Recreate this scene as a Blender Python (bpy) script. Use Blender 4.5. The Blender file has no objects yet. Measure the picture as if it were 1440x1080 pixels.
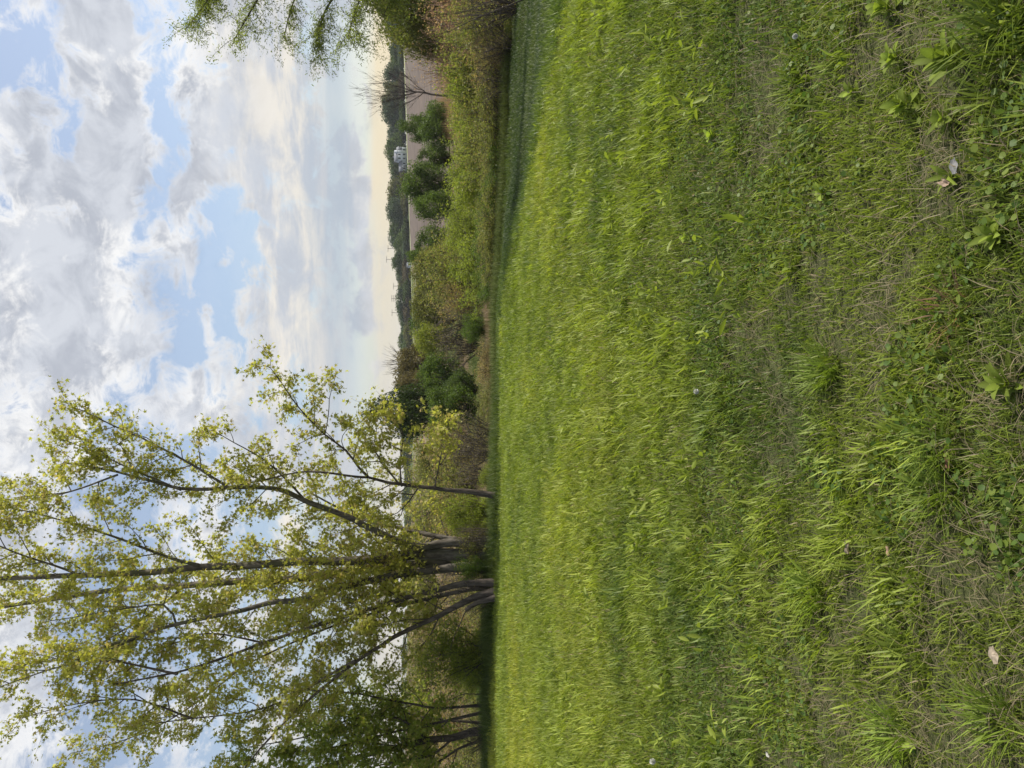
import bpy, math, random
import numpy as np
from mathutils import Matrix, Vector
R = math.radians
rng = np.random.default_rng(7)
random.seed(7)
sc = bpy.context.scene
col = sc.collection

# ---------------------------------------------------------------- camera
F_PX, X_HOR, EYE = 1040.0, 572.0, 1.6      # focal length in photo pixels, horizon column, eye height
PITCH = math.atan((720 - X_HOR) / F_PX)
cam_d = bpy.data.cameras.new('camera'); cam = bpy.data.objects.new('camera', cam_d); col.objects.link(cam)
cam_d.sensor_width = 36; cam_d.lens = 36 * F_PX / 1440; cam_d.clip_start = 0.05; cam_d.clip_end = 12000
FWD = np.array([0, math.cos(PITCH), -math.sin(PITCH)])
DWN = np.array([0, -math.sin(PITCH), -math.cos(PITCH)])
RGT = np.array([1.0, 0, 0])
CAM = np.array([0, 0, EYE])
m = Matrix.Identity(4)
for i in range(3):
    m[i][0] = DWN[i]; m[i][1] = RGT[i]; m[i][2] = -FWD[i]; m[i][3] = CAM[i]
cam.matrix_world = m            # the photographer held the camera on its side: world up is picture left
sc.camera = cam

# ---------------------------------------------------------------- light
SUN_EL, SUN_AZ = R(47), R(74)               # azimuth from +Y (ahead) towards +X (right)
sd = bpy.data.lights.new('sun', 'SUN'); so = bpy.data.objects.new('sun', sd); col.objects.link(so)
sd.energy = 3.7; sd.angle = R(1.5); sd.color = (1.0, 0.93, 0.80)
sv = Vector((math.cos(SUN_EL) * math.sin(SUN_AZ), math.cos(SUN_EL) * math.cos(SUN_AZ), math.sin(SUN_EL)))
so.rotation_euler = (-sv).to_track_quat('-Z', 'Y').to_euler()
so.location = (30, 10, 40)
sc.view_settings.view_transform = 'Standard'; sc.view_settings.look = 'None'
sc.view_settings.gamma = 1; sc.view_settings.exposure = 0.75
try:
    sc.cycles.max_bounces = 6; sc.cycles.diffuse_bounces = 3; sc.cycles.transmission_bounces = 5
    sc.cycles.transparent_max_bounces = 4; sc.cycles.glossy_bounces = 2
    sc.cycles.use_denoising = True
except Exception: pass

# ---------------------------------------------------------------- sky
world = bpy.data.worlds.new('World'); sc.world = world; world.use_nodes = True
wt = world.node_tree; wt.nodes.clear()
class NT:
    def __init__(s, t): s.t = t
    def n(s, typ, **kw):
        nd = s.t.nodes.new(typ)
        for k, v in kw.items(): setattr(nd, k, v)
        return nd
    def put(s, sock, v):
        if isinstance(v, bpy.types.NodeSocket): s.t.links.new(v, sock)
        else: sock.default_value = v
    def m(s, op, a, b=0.0, c=0.0, clamp=False):
        nd = s.n('ShaderNodeMath', operation=op); nd.use_clamp = clamp
        for i, v in enumerate((a, b, c)): s.put(nd.inputs[i], v)
        return nd.outputs[0]
    def noise(s, vec, scale, detail=5, rough=.55, dist=0.0, dims='3D'):
        nd = s.n('ShaderNodeTexNoise', noise_dimensions=dims)
        if vec is not None: s.put(nd.inputs['Vector'], vec)
        nd.inputs['Scale'].default_value = scale; nd.inputs['Detail'].default_value = detail
        nd.inputs['Roughness'].default_value = rough; nd.inputs['Distortion'].default_value = dist
        return nd.outputs['Fac']
    def mix(s, f, a, b):
        nd = s.n('ShaderNodeMix', data_type='RGBA')
        s.put(nd.inputs[0], f)
        for i, v in ((6, a), (7, b)):
            s.put(nd.inputs[i], (*v, 1) if isinstance(v, tuple) and len(v) == 3 else v)
        return nd.outputs[2]
    def xyz(s, a, b, c):
        nd = s.n('ShaderNodeCombineXYZ')
        for i, v in enumerate((a, b, c)): s.put(nd.inputs[i], v)
        return nd.outputs[0]
    def rng(s, v, a, b, c=0.0, d=1.0, smooth=True):
        nd = s.n('ShaderNodeMapRange'); nd.interpolation_type = 'SMOOTHSTEP' if smooth else 'LINEAR'
        for i, q in enumerate((v, a, b, c, d)): s.put(nd.inputs[i], q)
        return nd.outputs[0]
W = NT(wt)
tc = W.n('ShaderNodeTexCoord'); sp = W.n('ShaderNodeSeparateXYZ'); wt.links.new(tc.outputs['Generated'], sp.inputs[0])
dx, dy, dz = sp.outputs
AZ = W.m('MULTIPLY', W.m('ARCTAN2', dx, dy), 57.29578)            # degrees right of straight ahead
EL = W.m('MULTIPLY', W.m('ARCSINE', dz), 57.29578)                # degrees above the horizon
zz = W.m('ADD', W.m('MAXIMUM', dz, 0.0), 0.16)
Q = W.xyz(W.m('DIVIDE', dx, zz), W.m('DIVIDE', dy, zz), 0.0)       # where the ray meets a cloud deck
def gauss(a0, e0, sa, se, amp, rot=0.0):
    a = W.m('SUBTRACT', AZ, a0); e = W.m('SUBTRACT', EL, e0)
    c, s_ = math.cos(R(rot)), math.sin(R(rot))
    p = W.m('ADD', W.m('MULTIPLY', a, c), W.m('MULTIPLY', e, s_)); q = W.m('SUBTRACT', W.m('MULTIPLY', e, c), W.m('MULTIPLY', a, s_))
    p = W.m('DIVIDE', p, sa); q = W.m('DIVIDE', q, se); r2 = W.m('ADD', W.m('MULTIPLY', p, p), W.m('MULTIPLY', q, q))
    return W.m('MULTIPLY', W.m('EXPONENT', W.m('MULTIPLY', r2, -1.0)), amp)
def ang(xi, yi):
    v = FWD + DWN * (xi - 720) / F_PX + RGT * (540 - yi) / F_PX; v = v / np.linalg.norm(v)
    return math.degrees(math.atan2(v[0], v[1])), math.degrees(math.asin(v[2]))
def G(xi, yi, sx, sy, amp, rot=0.0):        # sx: radius along elevation, sy: along azimuth, in photo px
    a, e = ang(xi, yi); return gauss(a, e, sy * 0.053, sx * 0.05, amp, rot)
HOLES = [(185, 345, 26, 80, -.17, -30), (255, 430, 45, 70, -.15, 0), (312, 400, 34, 90, -.15, 0), (330, 330, 26, 50, -.12, 0),
         (225, 250, 20, 60, -.15, -20), (215, 130, 20, 55, -.17, 0), (70, 30, 16, 50, -.13, -30), (110, 170, 12, 60, -.12, -25), (265, 480, 22, 40, -.12, 0),
         (180, 690, 60, 70, -.12, 0), (160, 900, 60, 120, -.10, 0), (330, 960, 60, 90, -.10, 0), (100, 560, 40, 25, -.10, 0)]
PUFFS = [(60, 300, 120, 130, .22, 0), (165, 110, 45, 80, .22, 0), (130, 420, 70, 70, .20, 0), (230, 470, 40, 60, .14, 0), (285, 200, 26, 60, .22, 0),
         (380, 250, 60, 300, .14, 0), (445, 350, 60, 400, .10, 0), (60, 560, 80, 120, .2, 0), (10, 800, 80, 200, .1, 0), (317, 365, 10, 18, .22, 0), (290, 455, 12, 22, .16, 0), (268, 375, 9, 26, .15, 0), (250, 570, 50, 50, .12, 0), (160, 240, 35, 60, .20, 0)]
bias = 0.0
for g in HOLES + PUFFS: bias = W.m('ADD', bias, G(*g))
wob = W.n('ShaderNodeTexNoise'); wt.links.new(Q, wob.inputs['Vector']); wob.inputs['Scale'].default_value = 1.6; wob.inputs['Detail'].default_value = 4
n_big = W.noise(Q, 1.25, 11, .60, 0.35)
AE = W.xyz(W.m('MULTIPLY', AZ, .075), W.m('MULTIPLY', EL, .115), 3.7)
n_ae = W.noise(AE, 2.3, 10, .62, .25)
n_fine = W.noise(W.xyz(W.m('MULTIPLY', AZ, .14), W.m('MULTIPLY', EL, .17), 5.2), 2.6, 12, .66, .5)
dens = W.m('ADD', W.m('ADD', W.m('MULTIPLY', n_big, .46), W.m('MULTIPLY', n_ae, .46)), W.m('ADD', W.m('MULTIPLY', W.m('SUBTRACT', n_fine, .5), .72), W.m('ADD', W.m('MULTIPLY', bias, .82), .03)))
cover = W.rng(dens, .43, .585)
# light and dark of the cloud body: thin rims bright, thick bases grey, seen from below
n_sh = W.noise(W.xyz(W.m('MULTIPLY', AZ, .075), W.m('MULTIPLY', EL, .11), 9.1), 2.0, 8, .58, .3)
core = W.rng(W.m('ADD', W.m('ADD', W.m('MULTIPLY', dens, .60), W.m('MULTIPLY', n_fine, .22)), W.m('MULTIPLY', n_sh, .42)), .57, .725)
low = W.rng(EL, 6.0, 16.0, 1.0, 0.0)
cl_hi = W.mix(low, (.61, .61, .61), (.58, .56, .52))
cl_lo = W.mix(low, (.315, .335, .38), (.33, .345, .375))
cl_lo = W.mix(W.rng(W.noise(W.xyz(W.m('MULTIPLY', AZ, .11), W.m('MULTIPLY', EL, .15), 2.2), 2.4, 9, .6, .4), .36, .64), cl_lo, (.44, .46, .50))
ccol = W.mix(core, cl_hi, cl_lo)
# stretched streaks of the low deck with cream highlights
st = W.noise(W.xyz(W.m('MULTIPLY', AZ, .03), W.m('MULTIPLY', EL, .32), 1.3), 2.2, 8, .6, .2)
st2 = W.noise(W.xyz(W.m('MULTIPLY', AZ, .07), W.m('MULTIPLY', EL, .20), 8.3), 2.4, 10, .66, .25)
ccol = W.mix(W.m('MULTIPLY', low, W.rng(EL, 3.5, 6.5)), ccol, W.mix(W.rng(W.m('ADD', W.m('MULTIPLY', st2, .7), W.m('MULTIPLY', st, .3)), .43, .60), (.36, .385, .43), (.60, .56, .49)))
# slate veil near 4-7 degrees and the warm clear band at the horizon
veil = gauss(0, 5.2, 60, 2.2, .85)
ccol = W.mix(veil, ccol, W.mix(W.rng(st, .4, .65), (.30, .345, .40), (.37, .385, .41)))
warm = W.rng(W.m('ADD', EL, W.m('MULTIPLY', W.m('SUBTRACT', st, .5), 2.5)), 1.6, 3.5, 1.0, 0.0)
warmc = W.mix(W.rng(AZ, -8.0, 26.0), (.47, .45, .40), (.58, .50, .35))
cover = W.m('MAXIMUM', cover, W.m('MAXIMUM', W.m('MULTIPLY', warm, .92), veil))
warmc = W.mix(W.m('MULTIPLY', W.rng(W.m('ADD', W.m('MULTIPLY', st, .6), W.m('MULTIPLY', n_fine, .4)), .46, .60), W.rng(EL, .2, 2.6)), warmc, (.40, .395, .39))
ccol = W.mix(warm, ccol, warmc)
sky = W.n('ShaderNodeTexSky', sky_type='NISHITA'); sky.sun_disc = False
sky.sun_elevation = SUN_EL; sky.sun_rotation = SUN_AZ; sky.air_density = 1.0; sky.dust_density = 1.2; sky.ozone_density = 1.5
b1 = W.n('ShaderNodeBackground'); wt.links.new(sky.outputs[0], b1.inputs[0]); b1.inputs[1].default_value = 0.088
b2 = W.n('ShaderNodeBackground'); wt.links.new(ccol, b2.inputs[0]); b2.inputs[1].default_value = 0.95
mx = W.n('ShaderNodeMixShader'); wt.links.new(W.m('MINIMUM', W.m('ADD', W.m('MULTIPLY', cover, .80), .20), 1.0), mx.inputs[0])
wt.links.new(b1.outputs[0], mx.inputs[1]); wt.links.new(b2.outputs[0], mx.inputs[2])
wo = W.n('ShaderNodeOutputWorld'); wt.links.new(mx.outputs[0], wo.inputs[0])

# ---------------------------------------------------------------- helpers
def P(xi, yi, d):
    "the world point seen at photo pixel (xi, yi) at distance d ahead"
    return CAM + d * (FWD + DWN * (xi - 720) / F_PX + RGT * (540 - yi) / F_PX)
def hsh(ix, iy, seed):
    h = (ix.astype(np.int64) * 374761393 + iy.astype(np.int64) * 668265263 + seed * 2147483647) & 0xffffffff
    h = ((h ^ (h >> 13)) * 1274126177) & 0xffffffff
    return ((h ^ (h >> 16)) & 0xffff) / 65535.0
def vn(x, y, s=1.0, seed=0):
    x = np.asarray(x, float) / s; y = np.asarray(y, float) / s
    ix = np.floor(x); iy = np.floor(y); fx = x - ix; fy = y - iy
    fx = fx * fx * (3 - 2 * fx); fy = fy * fy * (3 - 2 * fy); ix = ix.astype(int); iy = iy.astype(int)
    a = hsh(ix, iy, seed); b = hsh(ix + 1, iy, seed); c = hsh(ix, iy + 1, seed); d = hsh(ix + 1, iy + 1, seed)
    return (a * (1 - fx) + b * fx) * (1 - fy) + (c * (1 - fx) + d * fx) * fy
def fbm(x, y, s=1.0, seed=0):
    return .5 * vn(x, y, s, seed) + .3 * vn(x, y, s / 2.1, seed + 5) + .2 * vn(x, y, s / 4.7, seed + 9)
YB = [-50, 0, 5, 12, 20, 23.5, 27, 32, 40, 60, 100, 180, 300, 450, 800, 9000]
ZB = [0, 0, -.2, -.62, -1.10, -1.33, -1.85, -2.5, -2.85, -3.0, -3.2, -3.4, -3.4, -3.2, -3.0, -3.0]
def H(x, y):
    x = np.asarray(x, float); y = np.asarray(y, float)
    t = np.clip(x / np.maximum(y, 3.0) / .52, -1.6, 1.5)
    z = np.interp(y, YB, ZB)
    z = z + np.clip(t, 0, 2) / .9 * np.interp(y, [20, 60, 100, 180, 300, 450, 9000], [0, .6, 2.1, 2.6, 3.9, 7.0, 9.0])
    z = z + np.clip(-t, 0, 1.6) * np.interp(y, [5, 23, 30, 60, 100, 300, 9000], [0, .30, .3, 1.2, 3.4, 6.0, 8.0])
    z = z - np.clip((t - .2) / .8, 0, 1.3) * np.interp(y, [8, 12, 16, 20, 26, 36], [0, .12, .44, .64, .62, .2])
    z = z + (vn(x, y, 3.4, 13) - .5) * .22 * np.interp(y, [17, 22, 26, 40], [0, 1, 1, .5])
    z = z + (fbm(x, y, 2.6, 3) - .5) * .10 * np.clip(y / 4, 0, 1) + (fbm(x, y, 9, 8) - .5) * .5 * np.clip((y - 26) / 20, 0, 1)
    return z
def hz(x, y): return float(H(np.array([x]), np.array([y]))[0])
def ground_at(xi, yi):
    v = FWD + DWN * (xi - 720) / F_PX + RGT * (540 - yi) / F_PX
    lo = .5
    for t in np.arange(.8, 80, .02):
        p = CAM + t * v
        if p[2] < hz(p[0], p[1]): return p
    return p
def edge_y(x):
    "how far ahead the tall meadow grass ends, at side position x"
    return np.interp(x, [-30, -12, -3, 1.6, 3.4, 4.3, 4.9, 9], [24.6, 24.2, 23.8, 22.4, 18.0, 13.8, 10.2, 5]) + (fbm(x, x * 0 + 3.3, 1.9, 101) - .5) * 1.6

def tag(o, label=None, cat=None, group=None, kind=None):
    if label: o['label'] = label
    if cat: o['category'] = cat
    if group: o['group'] = group
    if kind: o['kind'] = kind
    return o
def empty(name, loc):
    o = bpy.data.objects.new(name, None); o.location = loc; o.empty_display_size = .2; col.objects.link(o); return o
def mesh(name, V, faces, mat, parent=None, C=None, smooth=False, world=True):
    "faces: list of (n,k) index arrays"
    me = bpy.data.meshes.new(name); V = np.asarray(V, np.float32)
    if parent is not None and world: V = V - np.array(parent.location, np.float32)
    faces = [np.asarray(f, np.int32) for f in faces if len(f)]
    me.vertices.add(len(V)); me.vertices.foreach_set('co', V.ravel())
    nl = sum(f.size for f in faces); npol = sum(len(f) for f in faces)
    me.loops.add(nl); me.loops.foreach_set('vertex_index', np.concatenate([f.ravel() for f in faces]))
    tot = np.concatenate([np.full(len(f), f.shape[1], np.int32) for f in faces])
    me.polygons.add(npol); me.polygons.foreach_set('loop_start', np.concatenate([[0], np.cumsum(tot)[:-1]]).astype(np.int32))
    me.polygons.foreach_set('loop_total', tot)
    if smooth: me.polygons.foreach_set('use_smooth', np.ones(npol, bool))
    me.update(calc_edges=True)
    if C is not None:
        at = me.color_attributes.new('Col', 'FLOAT_COLOR', 'POINT')
        cc = np.ones((len(V), 4), np.float32); cc[:, :3] = C; at.data.foreach_set('color', cc.ravel())
    me.materials.append(mat)
    o = bpy.data.objects.new(name, me); col.objects.link(o)
    if parent is not None: o.parent = parent
    return o

# ---------------------------------------------------------------- materials
def leafmat(name, trans=.35, rough=.55, spec=.25, tint=1.25):
    mt = bpy.data.materials.new(name); mt.use_nodes = True; t = mt.node_tree; t.nodes.clear(); n = NT(t)
    at = n.n('ShaderNodeAttribute', attribute_name='Col')
    p = n.n('ShaderNodeBsdfPrincipled'); t.links.new(at.outputs['Color'], p.inputs['Base Color'])
    p.inputs['Roughness'].default_value = rough; p.inputs['Specular IOR Level'].default_value = spec
    tr = n.n('ShaderNodeBsdfTranslucent')
    g = n.n('ShaderNodeVectorMath', operation='MULTIPLY'); t.links.new(at.outputs['Color'], g.inputs[0]); g.inputs[1].default_value = (tint * 1.05, tint * 1.1, tint * .6)
    t.links.new(g.outputs[0], tr.inputs['Color'])
    mx = n.n('ShaderNodeMixShader'); mx.inputs[0].default_value = trans
    t.links.new(p.outputs[0], mx.inputs[1]); t.links.new(tr.outputs[0], mx.inputs[2])
    o = n.n('ShaderNodeOutputMaterial'); t.links.new(mx.outputs[0], o.inputs[0]); return mt
def surf(name, c1, c2, scale=5, rough=.9, stretch=(1, 1, 1), bump=.3, detail=6, c3=None, s3=1.0):
    mt = bpy.data.materials.new(name); mt.use_nodes = True; t = mt.node_tree; n = NT(t); p = t.nodes['Principled BSDF']
    tcx = n.n('ShaderNodeTexCoord'); mp = n.n('ShaderNodeMapping'); t.links.new(tcx.outputs['Object'], mp.inputs[0]); mp.inputs['Scale'].default_value = stretch
    f = n.noise(mp.outputs[0], scale, detail, .6)
    c = n.mix(n.rng(f, .35, .65), c1, c2)
    if c3: c = n.mix(n.rng(n.noise(mp.outputs[0], s3, 4, .6), .5, .62), c, c3)
    t.links.new(c, p.inputs['Base Color']); p.inputs['Roughness'].default_value = rough; p.inputs['Specular IOR Level'].default_value = .2
    if bump:
        b = n.n('ShaderNodeBump'); b.inputs['Strength'].default_value = bump; b.inputs['Distance'].default_value = .05
        t.links.new(f, b.inputs['Height']); t.links.new(b.outputs[0], p.inputs['Normal'])
    return mt
M = dict(
    grass=leafmat('grass_blades', .40, .5, .25, 1.2), leaf=leafmat('young_leaves', .50, .5, .25, 1.25),
    far=leafmat('far_foliage', .15, .8, .1, 1.0), dry=leafmat('dry_stalks', .2, .8, .15, 1.0), weed=leafmat('weed_leaves', .45, .62, .18, 1.2),
    bark=surf('maple_bark', (.060, .052, .043), (.155, .138, .118), 9, .9, (1, 1, .25), .6, 8, (.10, .10, .066), 2.0),
    bark_dark=surf('dark_bark', (.05, .042, .036), (.12, .10, .085), 9, .9, (1, 1, .25), .5),
    white=surf('painted_boards', (.34, .37, .43), (.44, .47, .53), 2, .6, (1, 1, 8), .05),
    roofing=surf('grey_shingles', (.14, .15, .17), (.22, .23, .25), 8, .8, (1, 1, 1), .2),
    glass=surf('window_glass', (.02, .025, .03), (.04, .045, .05), 2, .15, (1, 1, 1), 0),
    rust=surf('rusty_stems', (.24, .145, .10), (.36, .24, .17), 9, .9, (1, 1, .3), .2),
    pole=surf('weathered_pole', (.12, .10, .09), (.2, .18, .16), 4, .9, (1, 1, .2), .2),
    stone=surf('pale_gravel', (.30, .30, .27), (.42, .41, .38), 9, .95, (1, 1, 1), .5),
    verge=surf('verge', (.20, .24, .09), (.30, .30, .16), 2, .95, (1, 1, 1), .1),
)
# ground
gm = bpy.data.materials.new('earth_and_thatch'); gm.use_nodes = True; t = gm.node_tree; n = NT(t); p = t.nodes['Principled BSDF']
at = n.n('ShaderNodeAttribute', attribute_name='Col'); tcx = n.n('ShaderNodeTexCoord')
f1 = n.noise(tcx.outputs['Object'], 45, 6, .7); f2 = n.noise(tcx.outputs['Object'], 1.4, 6, .65); f3 = n.noise(tcx.outputs['Object'], 260, 3, .6)
v = n.m('MULTIPLY', n.m('ADD', n.m('MULTIPLY', f1, .9), n.m('MULTIPLY', f2, .5)), n.m('ADD', n.m('MULTIPLY', f3, .9), .55))
g = n.n('ShaderNodeVectorMath', operation='SCALE'); t.links.new(at.outputs['Color'], g.inputs[0]); t.links.new(n.m('ADD', n.m('MULTIPLY', v, 1.5), .0), g.inputs['Scale'])
t.links.new(g.outputs[0], p.inputs['Base Color']); p.inputs['Roughness'].default_value = 1; p.inputs['Specular IOR Level'].default_value = .1
b = n.n('ShaderNodeBump'); b.inputs['Distance'].default_value = .02; t.links.new(f1, b.inputs['Height']); t.links.new(b.outputs[0], p.inputs['Normal'])
ys = np.concatenate([np.arange(-30, 0, 2), np.arange(0, 60, .5), np.geomspace(60, 9000, 90)])
xs0 = np.concatenate([-np.geomspace(4000, 60, 40), np.arange(-59, 60, .7), np.geomspace(60, 4000, 40)])
gx, gy = np.meshgrid(xs0, ys); gz = H(gx, gy) 
V = np.stack([gx.ravel(), gy.ravel(), gz.ravel()], 1)
ny, nx = gx.shape; ii = np.arange(ny * nx).reshape(ny, nx)
Fq = np.stack([ii[:-1, :-1], ii[:-1, 1:], ii[1:, 1:], ii[1:, :-1]], -1).reshape(-1, 4)
def lerp(a, b, t): return a + (b - a) * t[..., None]
x_, y_ = V[:, 0], V[:, 1]
patch = fbm(x_, y_, 6, 21)
cM = np.array([.075, .085, .035]); cB = np.array([.17, .125, .085]); cG = np.array([.09, .12, .035]); cR = np.array([.15, .108, .078])
C = np.tile(cM, (len(V), 1))
beyond = np.clip((y_ - edge_y(x_) - .5) / 1.5, 0, 1); C = lerp(C, lerp(np.tile(cG, (len(V), 1)), cB, np.clip((patch - .42) * 6, 0, 1)), beyond)
tt = x_ / np.maximum(y_, 1) / .52
patch = np.where(y_ > 75, .62, patch)
C = lerp(C, cR, np.clip((y_ - 38) / 10, 0, 1) * np.clip((-tt - .1) * 3, 0, 1) * .8 * np.clip((patch - .3) * 5, 0, 1))
C = lerp(C, np.array([.07, .10, .03]), np.clip((y_ - 440) / 30, 0, 1))
tag(mesh('ground', V, [Fq], gm, None, C, True), kind='structure')

def strip(name, cols_, rows_, mat, lift):
    "a sheet that follows the ground; cols_(y) gives the two side ratios"
    Y = np.array(rows_); K = 40; VV = []
    for yy in Y:
        a, b_ = cols_(yy)
        xx = np.linspace(a, b_, K); VV.append(np.stack([xx, np.full(K, yy), H(xx, np.full(K, yy)) + lift], 1))
    VV = np.concatenate(VV); i2 = np.arange(len(VV)).reshape(len(Y), K)
    return mesh(name, VV, [np.stack([i2[:-1, :-1], i2[:-1, 1:], i2[1:, 1:], i2[1:, :-1]], -1).reshape(-1, 4)], mat, None, None, True)
fm = bpy.data.materials.new('ploughed_rows'); fm.use_nodes = True; t = fm.node_tree; n = NT(t); p = t.nodes['Principled BSDF']
tcx = n.n('ShaderNodeTexCoord'); mp = n.n('ShaderNodeMapping'); t.links.new(tcx.outputs['Object'], mp.inputs[0]); mp.inputs['Rotation'].default_value = (0, 0, R(9))
wv = n.n('ShaderNodeTexWave', bands_direction='Y'); t.links.new(mp.outputs[0], wv.inputs[0]); wv.inputs['Scale'].default_value = .028; wv.inputs['Distortion'].default_value = 1.2; wv.inputs['Detail'].default_value = 3
f2 = n.noise(tcx.outputs['Object'], .25, 6, .7)
c = n.mix(n.m('ADD', n.m('MULTIPLY', wv.outputs['Fac'], .45), n.m('MULTIPLY', n.rng(f2, .4, .6), .5)), (.040, .027, .020), (.125, .088, .064))
t.links.new(c, p.inputs['Base Color']); p.inputs['Roughness'].default_value = 1
tag(strip('field', lambda y: (y * .165, y * .9 + 20), list(np.geomspace(70, 420, 60)), fm, .12), kind='structure')
tag(strip('field_track', lambda y: (y * .12, y * .8), list(np.linspace(426, 430, 3)), M['stone'], .10), kind='structure')
tag(strip('verge_ground', lambda y: (y * -.1, y * .9), list(np.linspace(435, 475, 6)), M['verge'], .08), kind='structure')

# ---------------------------------------------------------------- grass
def blades(B, hgt, wid, az, lean, C, tipc=None, segs=2):
    n_ = len(B); L = np.stack([np.cos(az), np.sin(az), 0 * az], 1)
    S = np.stack([-np.sin(az + .5), np.cos(az + .5), 0 * az], 1) * wid[:, None] * .5
    up = np.array([0, 0, 1.0]); h = hgt[:, None]; l = lean[:, None]
    def pt(s): return B + up * h * s * (1 - .38 * np.minimum(l, 1.3) * s) + L * h * l * s ** 1.7
    tipc = C if tipc is None else tipc
    if segs == 1:
        V = np.stack([B - S, B + S, pt(1.0)], 1).reshape(-1, 3); i = np.arange(n_) * 3
        CC = np.stack([C, C, tipc], 1).reshape(-1, 3)
        return V, [np.stack([i, i + 1, i + 2], 1)], CC
    m_ = pt(.5)
    V = np.stack([B - S * .8, B + S * .8, m_ + S, m_ - S, pt(1.0)], 1).reshape(-1, 3); i = np.arange(n_) * 5
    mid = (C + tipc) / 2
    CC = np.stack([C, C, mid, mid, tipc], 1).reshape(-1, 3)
    return V, [np.stack([i, i + 1, i + 2, i + 3], 1), np.stack([i + 3, i + 2, i + 4], 1)], CC
class Acc:
    def __init__(s): s.V = []; s.F = {}; s.C = []; s.n = 0
    def add(s, V, F, C):
        s.V.append(V); s.C.append(C)
        for f in F: s.F.setdefault(f.shape[1], []).append(f + s.n)
        s.n += len(V)
    def build(s, name, mat, parent=None, smooth=False):
        return mesh(name, np.concatenate(s.V), [np.concatenate(v) for v in s.F.values()], mat, parent, np.concatenate(s.C), smooth)
def scatter(n_, d0, d1, ex, spread=.62, pad=.8):
    "ground points, density falling with distance as d**-ex"
    u = rng.random(n_); k = 2 - ex
    d = (d0 ** k + u * (d1 ** k - d0 ** k)) ** (1 / k)
    x = (rng.random(n_) * 2 - 1) * (spread * d + pad)
    return x, d
def jit(n_, s): return rng.normal(0, s, n_)
gr = Acc()
G1 = np.array([.192, .246, .038]); G2 = np.array([.080, .128, .027]); G3 = np.array([.310, .330, .050]); TAN = np.array([.27, .225, .14]); BL = np.array([.10, .155, .06])
def gcol(x, y, n_, far):
    p1 = .55 * fbm(x, y, .8, 31) + .45 * fbm(x, y, 2.6, 33); p2 = fbm(x, y, 3.6, 37); r = rng.random(n_)
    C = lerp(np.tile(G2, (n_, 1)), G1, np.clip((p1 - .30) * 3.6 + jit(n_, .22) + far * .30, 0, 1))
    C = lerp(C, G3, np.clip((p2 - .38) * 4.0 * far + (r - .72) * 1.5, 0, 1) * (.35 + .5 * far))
    C = C * (1 + jit(n_, .13))[:, None]
    return np.clip(C, .01, .6)
def bare(x, y): return np.clip((fbm(x, y, .30, 53) - .50) * 9, 0, 1) * np.clip((4.9 - y) / 1.5, 0, 1)
# short mat of fine blades
x, y = scatter(500000, 1.1, 26, 1.42); k = y < edge_y(x); x, y = x[k], y[k]; n_ = len(x)
far = np.clip((y - 3) / 9, 0, 1); p1 = fbm(x, y, .55, 61); br = bare(x, y)
k = rng.random(n_) > br * .72; x, y, far, p1, br = x[k], y[k], far[k], p1[k], br[k]; n_ = len(x)
hg = (.024 + .036 * rng.random(n_) + .05 * np.clip(p1 - .42, 0, 1) * 1.6) * (1 + 2.1 * far)
wd = (.0019 + .0016 * rng.random(n_)) * (1 + y / 2.9)
C = gcol(x, y, n_, far); d_ = rng.random(n_) < .07 * (1 - far * .75) ; C[d_] = TAN * (.8 + .4 * rng.random((d_.sum(), 1)))
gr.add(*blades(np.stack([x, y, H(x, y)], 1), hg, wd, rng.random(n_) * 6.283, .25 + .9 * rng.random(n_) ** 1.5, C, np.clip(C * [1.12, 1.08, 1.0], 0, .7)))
# clumps of longer, broader blades
nc = 5200; cx, cy = scatter(nc, 1.3, 25, 1.05); k = (cy < edge_y(cx)) & (fbm(cx, cy, .9, 71) > .50 - .16 * np.clip((cy - 3) / 3, 0, 1)) & (bare(cx, cy) < .5); cx, cy = cx[k], cy[k]; nc = len(cx)
per = 26; x = np.repeat(cx, per); y = np.repeat(cy, per); r_ = np.sqrt(rng.random(nc * per)); a_ = rng.random(nc * per) * 6.283
cr = np.repeat(.05 + .09 * rng.random(nc) + .10 * np.clip(cy / 15, 0, 1), per)
caz = np.repeat(rng.random(nc) * 6.283, per); ch = np.repeat((.065 + .075 * rng.random(nc)) * (1 + .35 * np.clip((cy - 3) / 3, 0, 1)), per); cbr = np.repeat(rng.normal(1, .16, nc), per)
x = x + np.cos(a_) * r_ * cr; y = y + np.sin(a_) * r_ * cr; n_ = len(x); far = np.clip((y - 3) / 9, 0, 1)
C = gcol(x, y, n_, far) * cbr[:, None] * 1.08
gr.add(*blades(np.stack([x, y, H(x, y)], 1), ch * (.6 + .6 * rng.random(n_)) * (1 + .35 * far), (.0042 + .0030 * rng.random(n_)) * (1 + y / 7),
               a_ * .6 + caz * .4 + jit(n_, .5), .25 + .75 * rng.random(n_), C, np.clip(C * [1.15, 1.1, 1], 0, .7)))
# flat dead thatch and stray straw
x, y = scatter(60000, 1.1, 9, 1.2); br = bare(x, y); k = rng.random(len(x)) < .10 + .75 * br; x, y = x[k], y[k]; n_ = len(x)
C = lerp(np.tile(TAN, (n_, 1)), np.array([.16, .135, .085]), rng.random(n_)) * (.8 + .5 * rng.random((n_, 1)))
gr.add(*blades(np.stack([x, y, H(x, y) + .004 + .03 * rng.random(n_)], 1), .02 + .05 * rng.random(n_), .0014 + .0016 * rng.random(n_), rng.random(n_) * 6.283, 1.3 + 1.5 * rng.random(n_), C))
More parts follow.
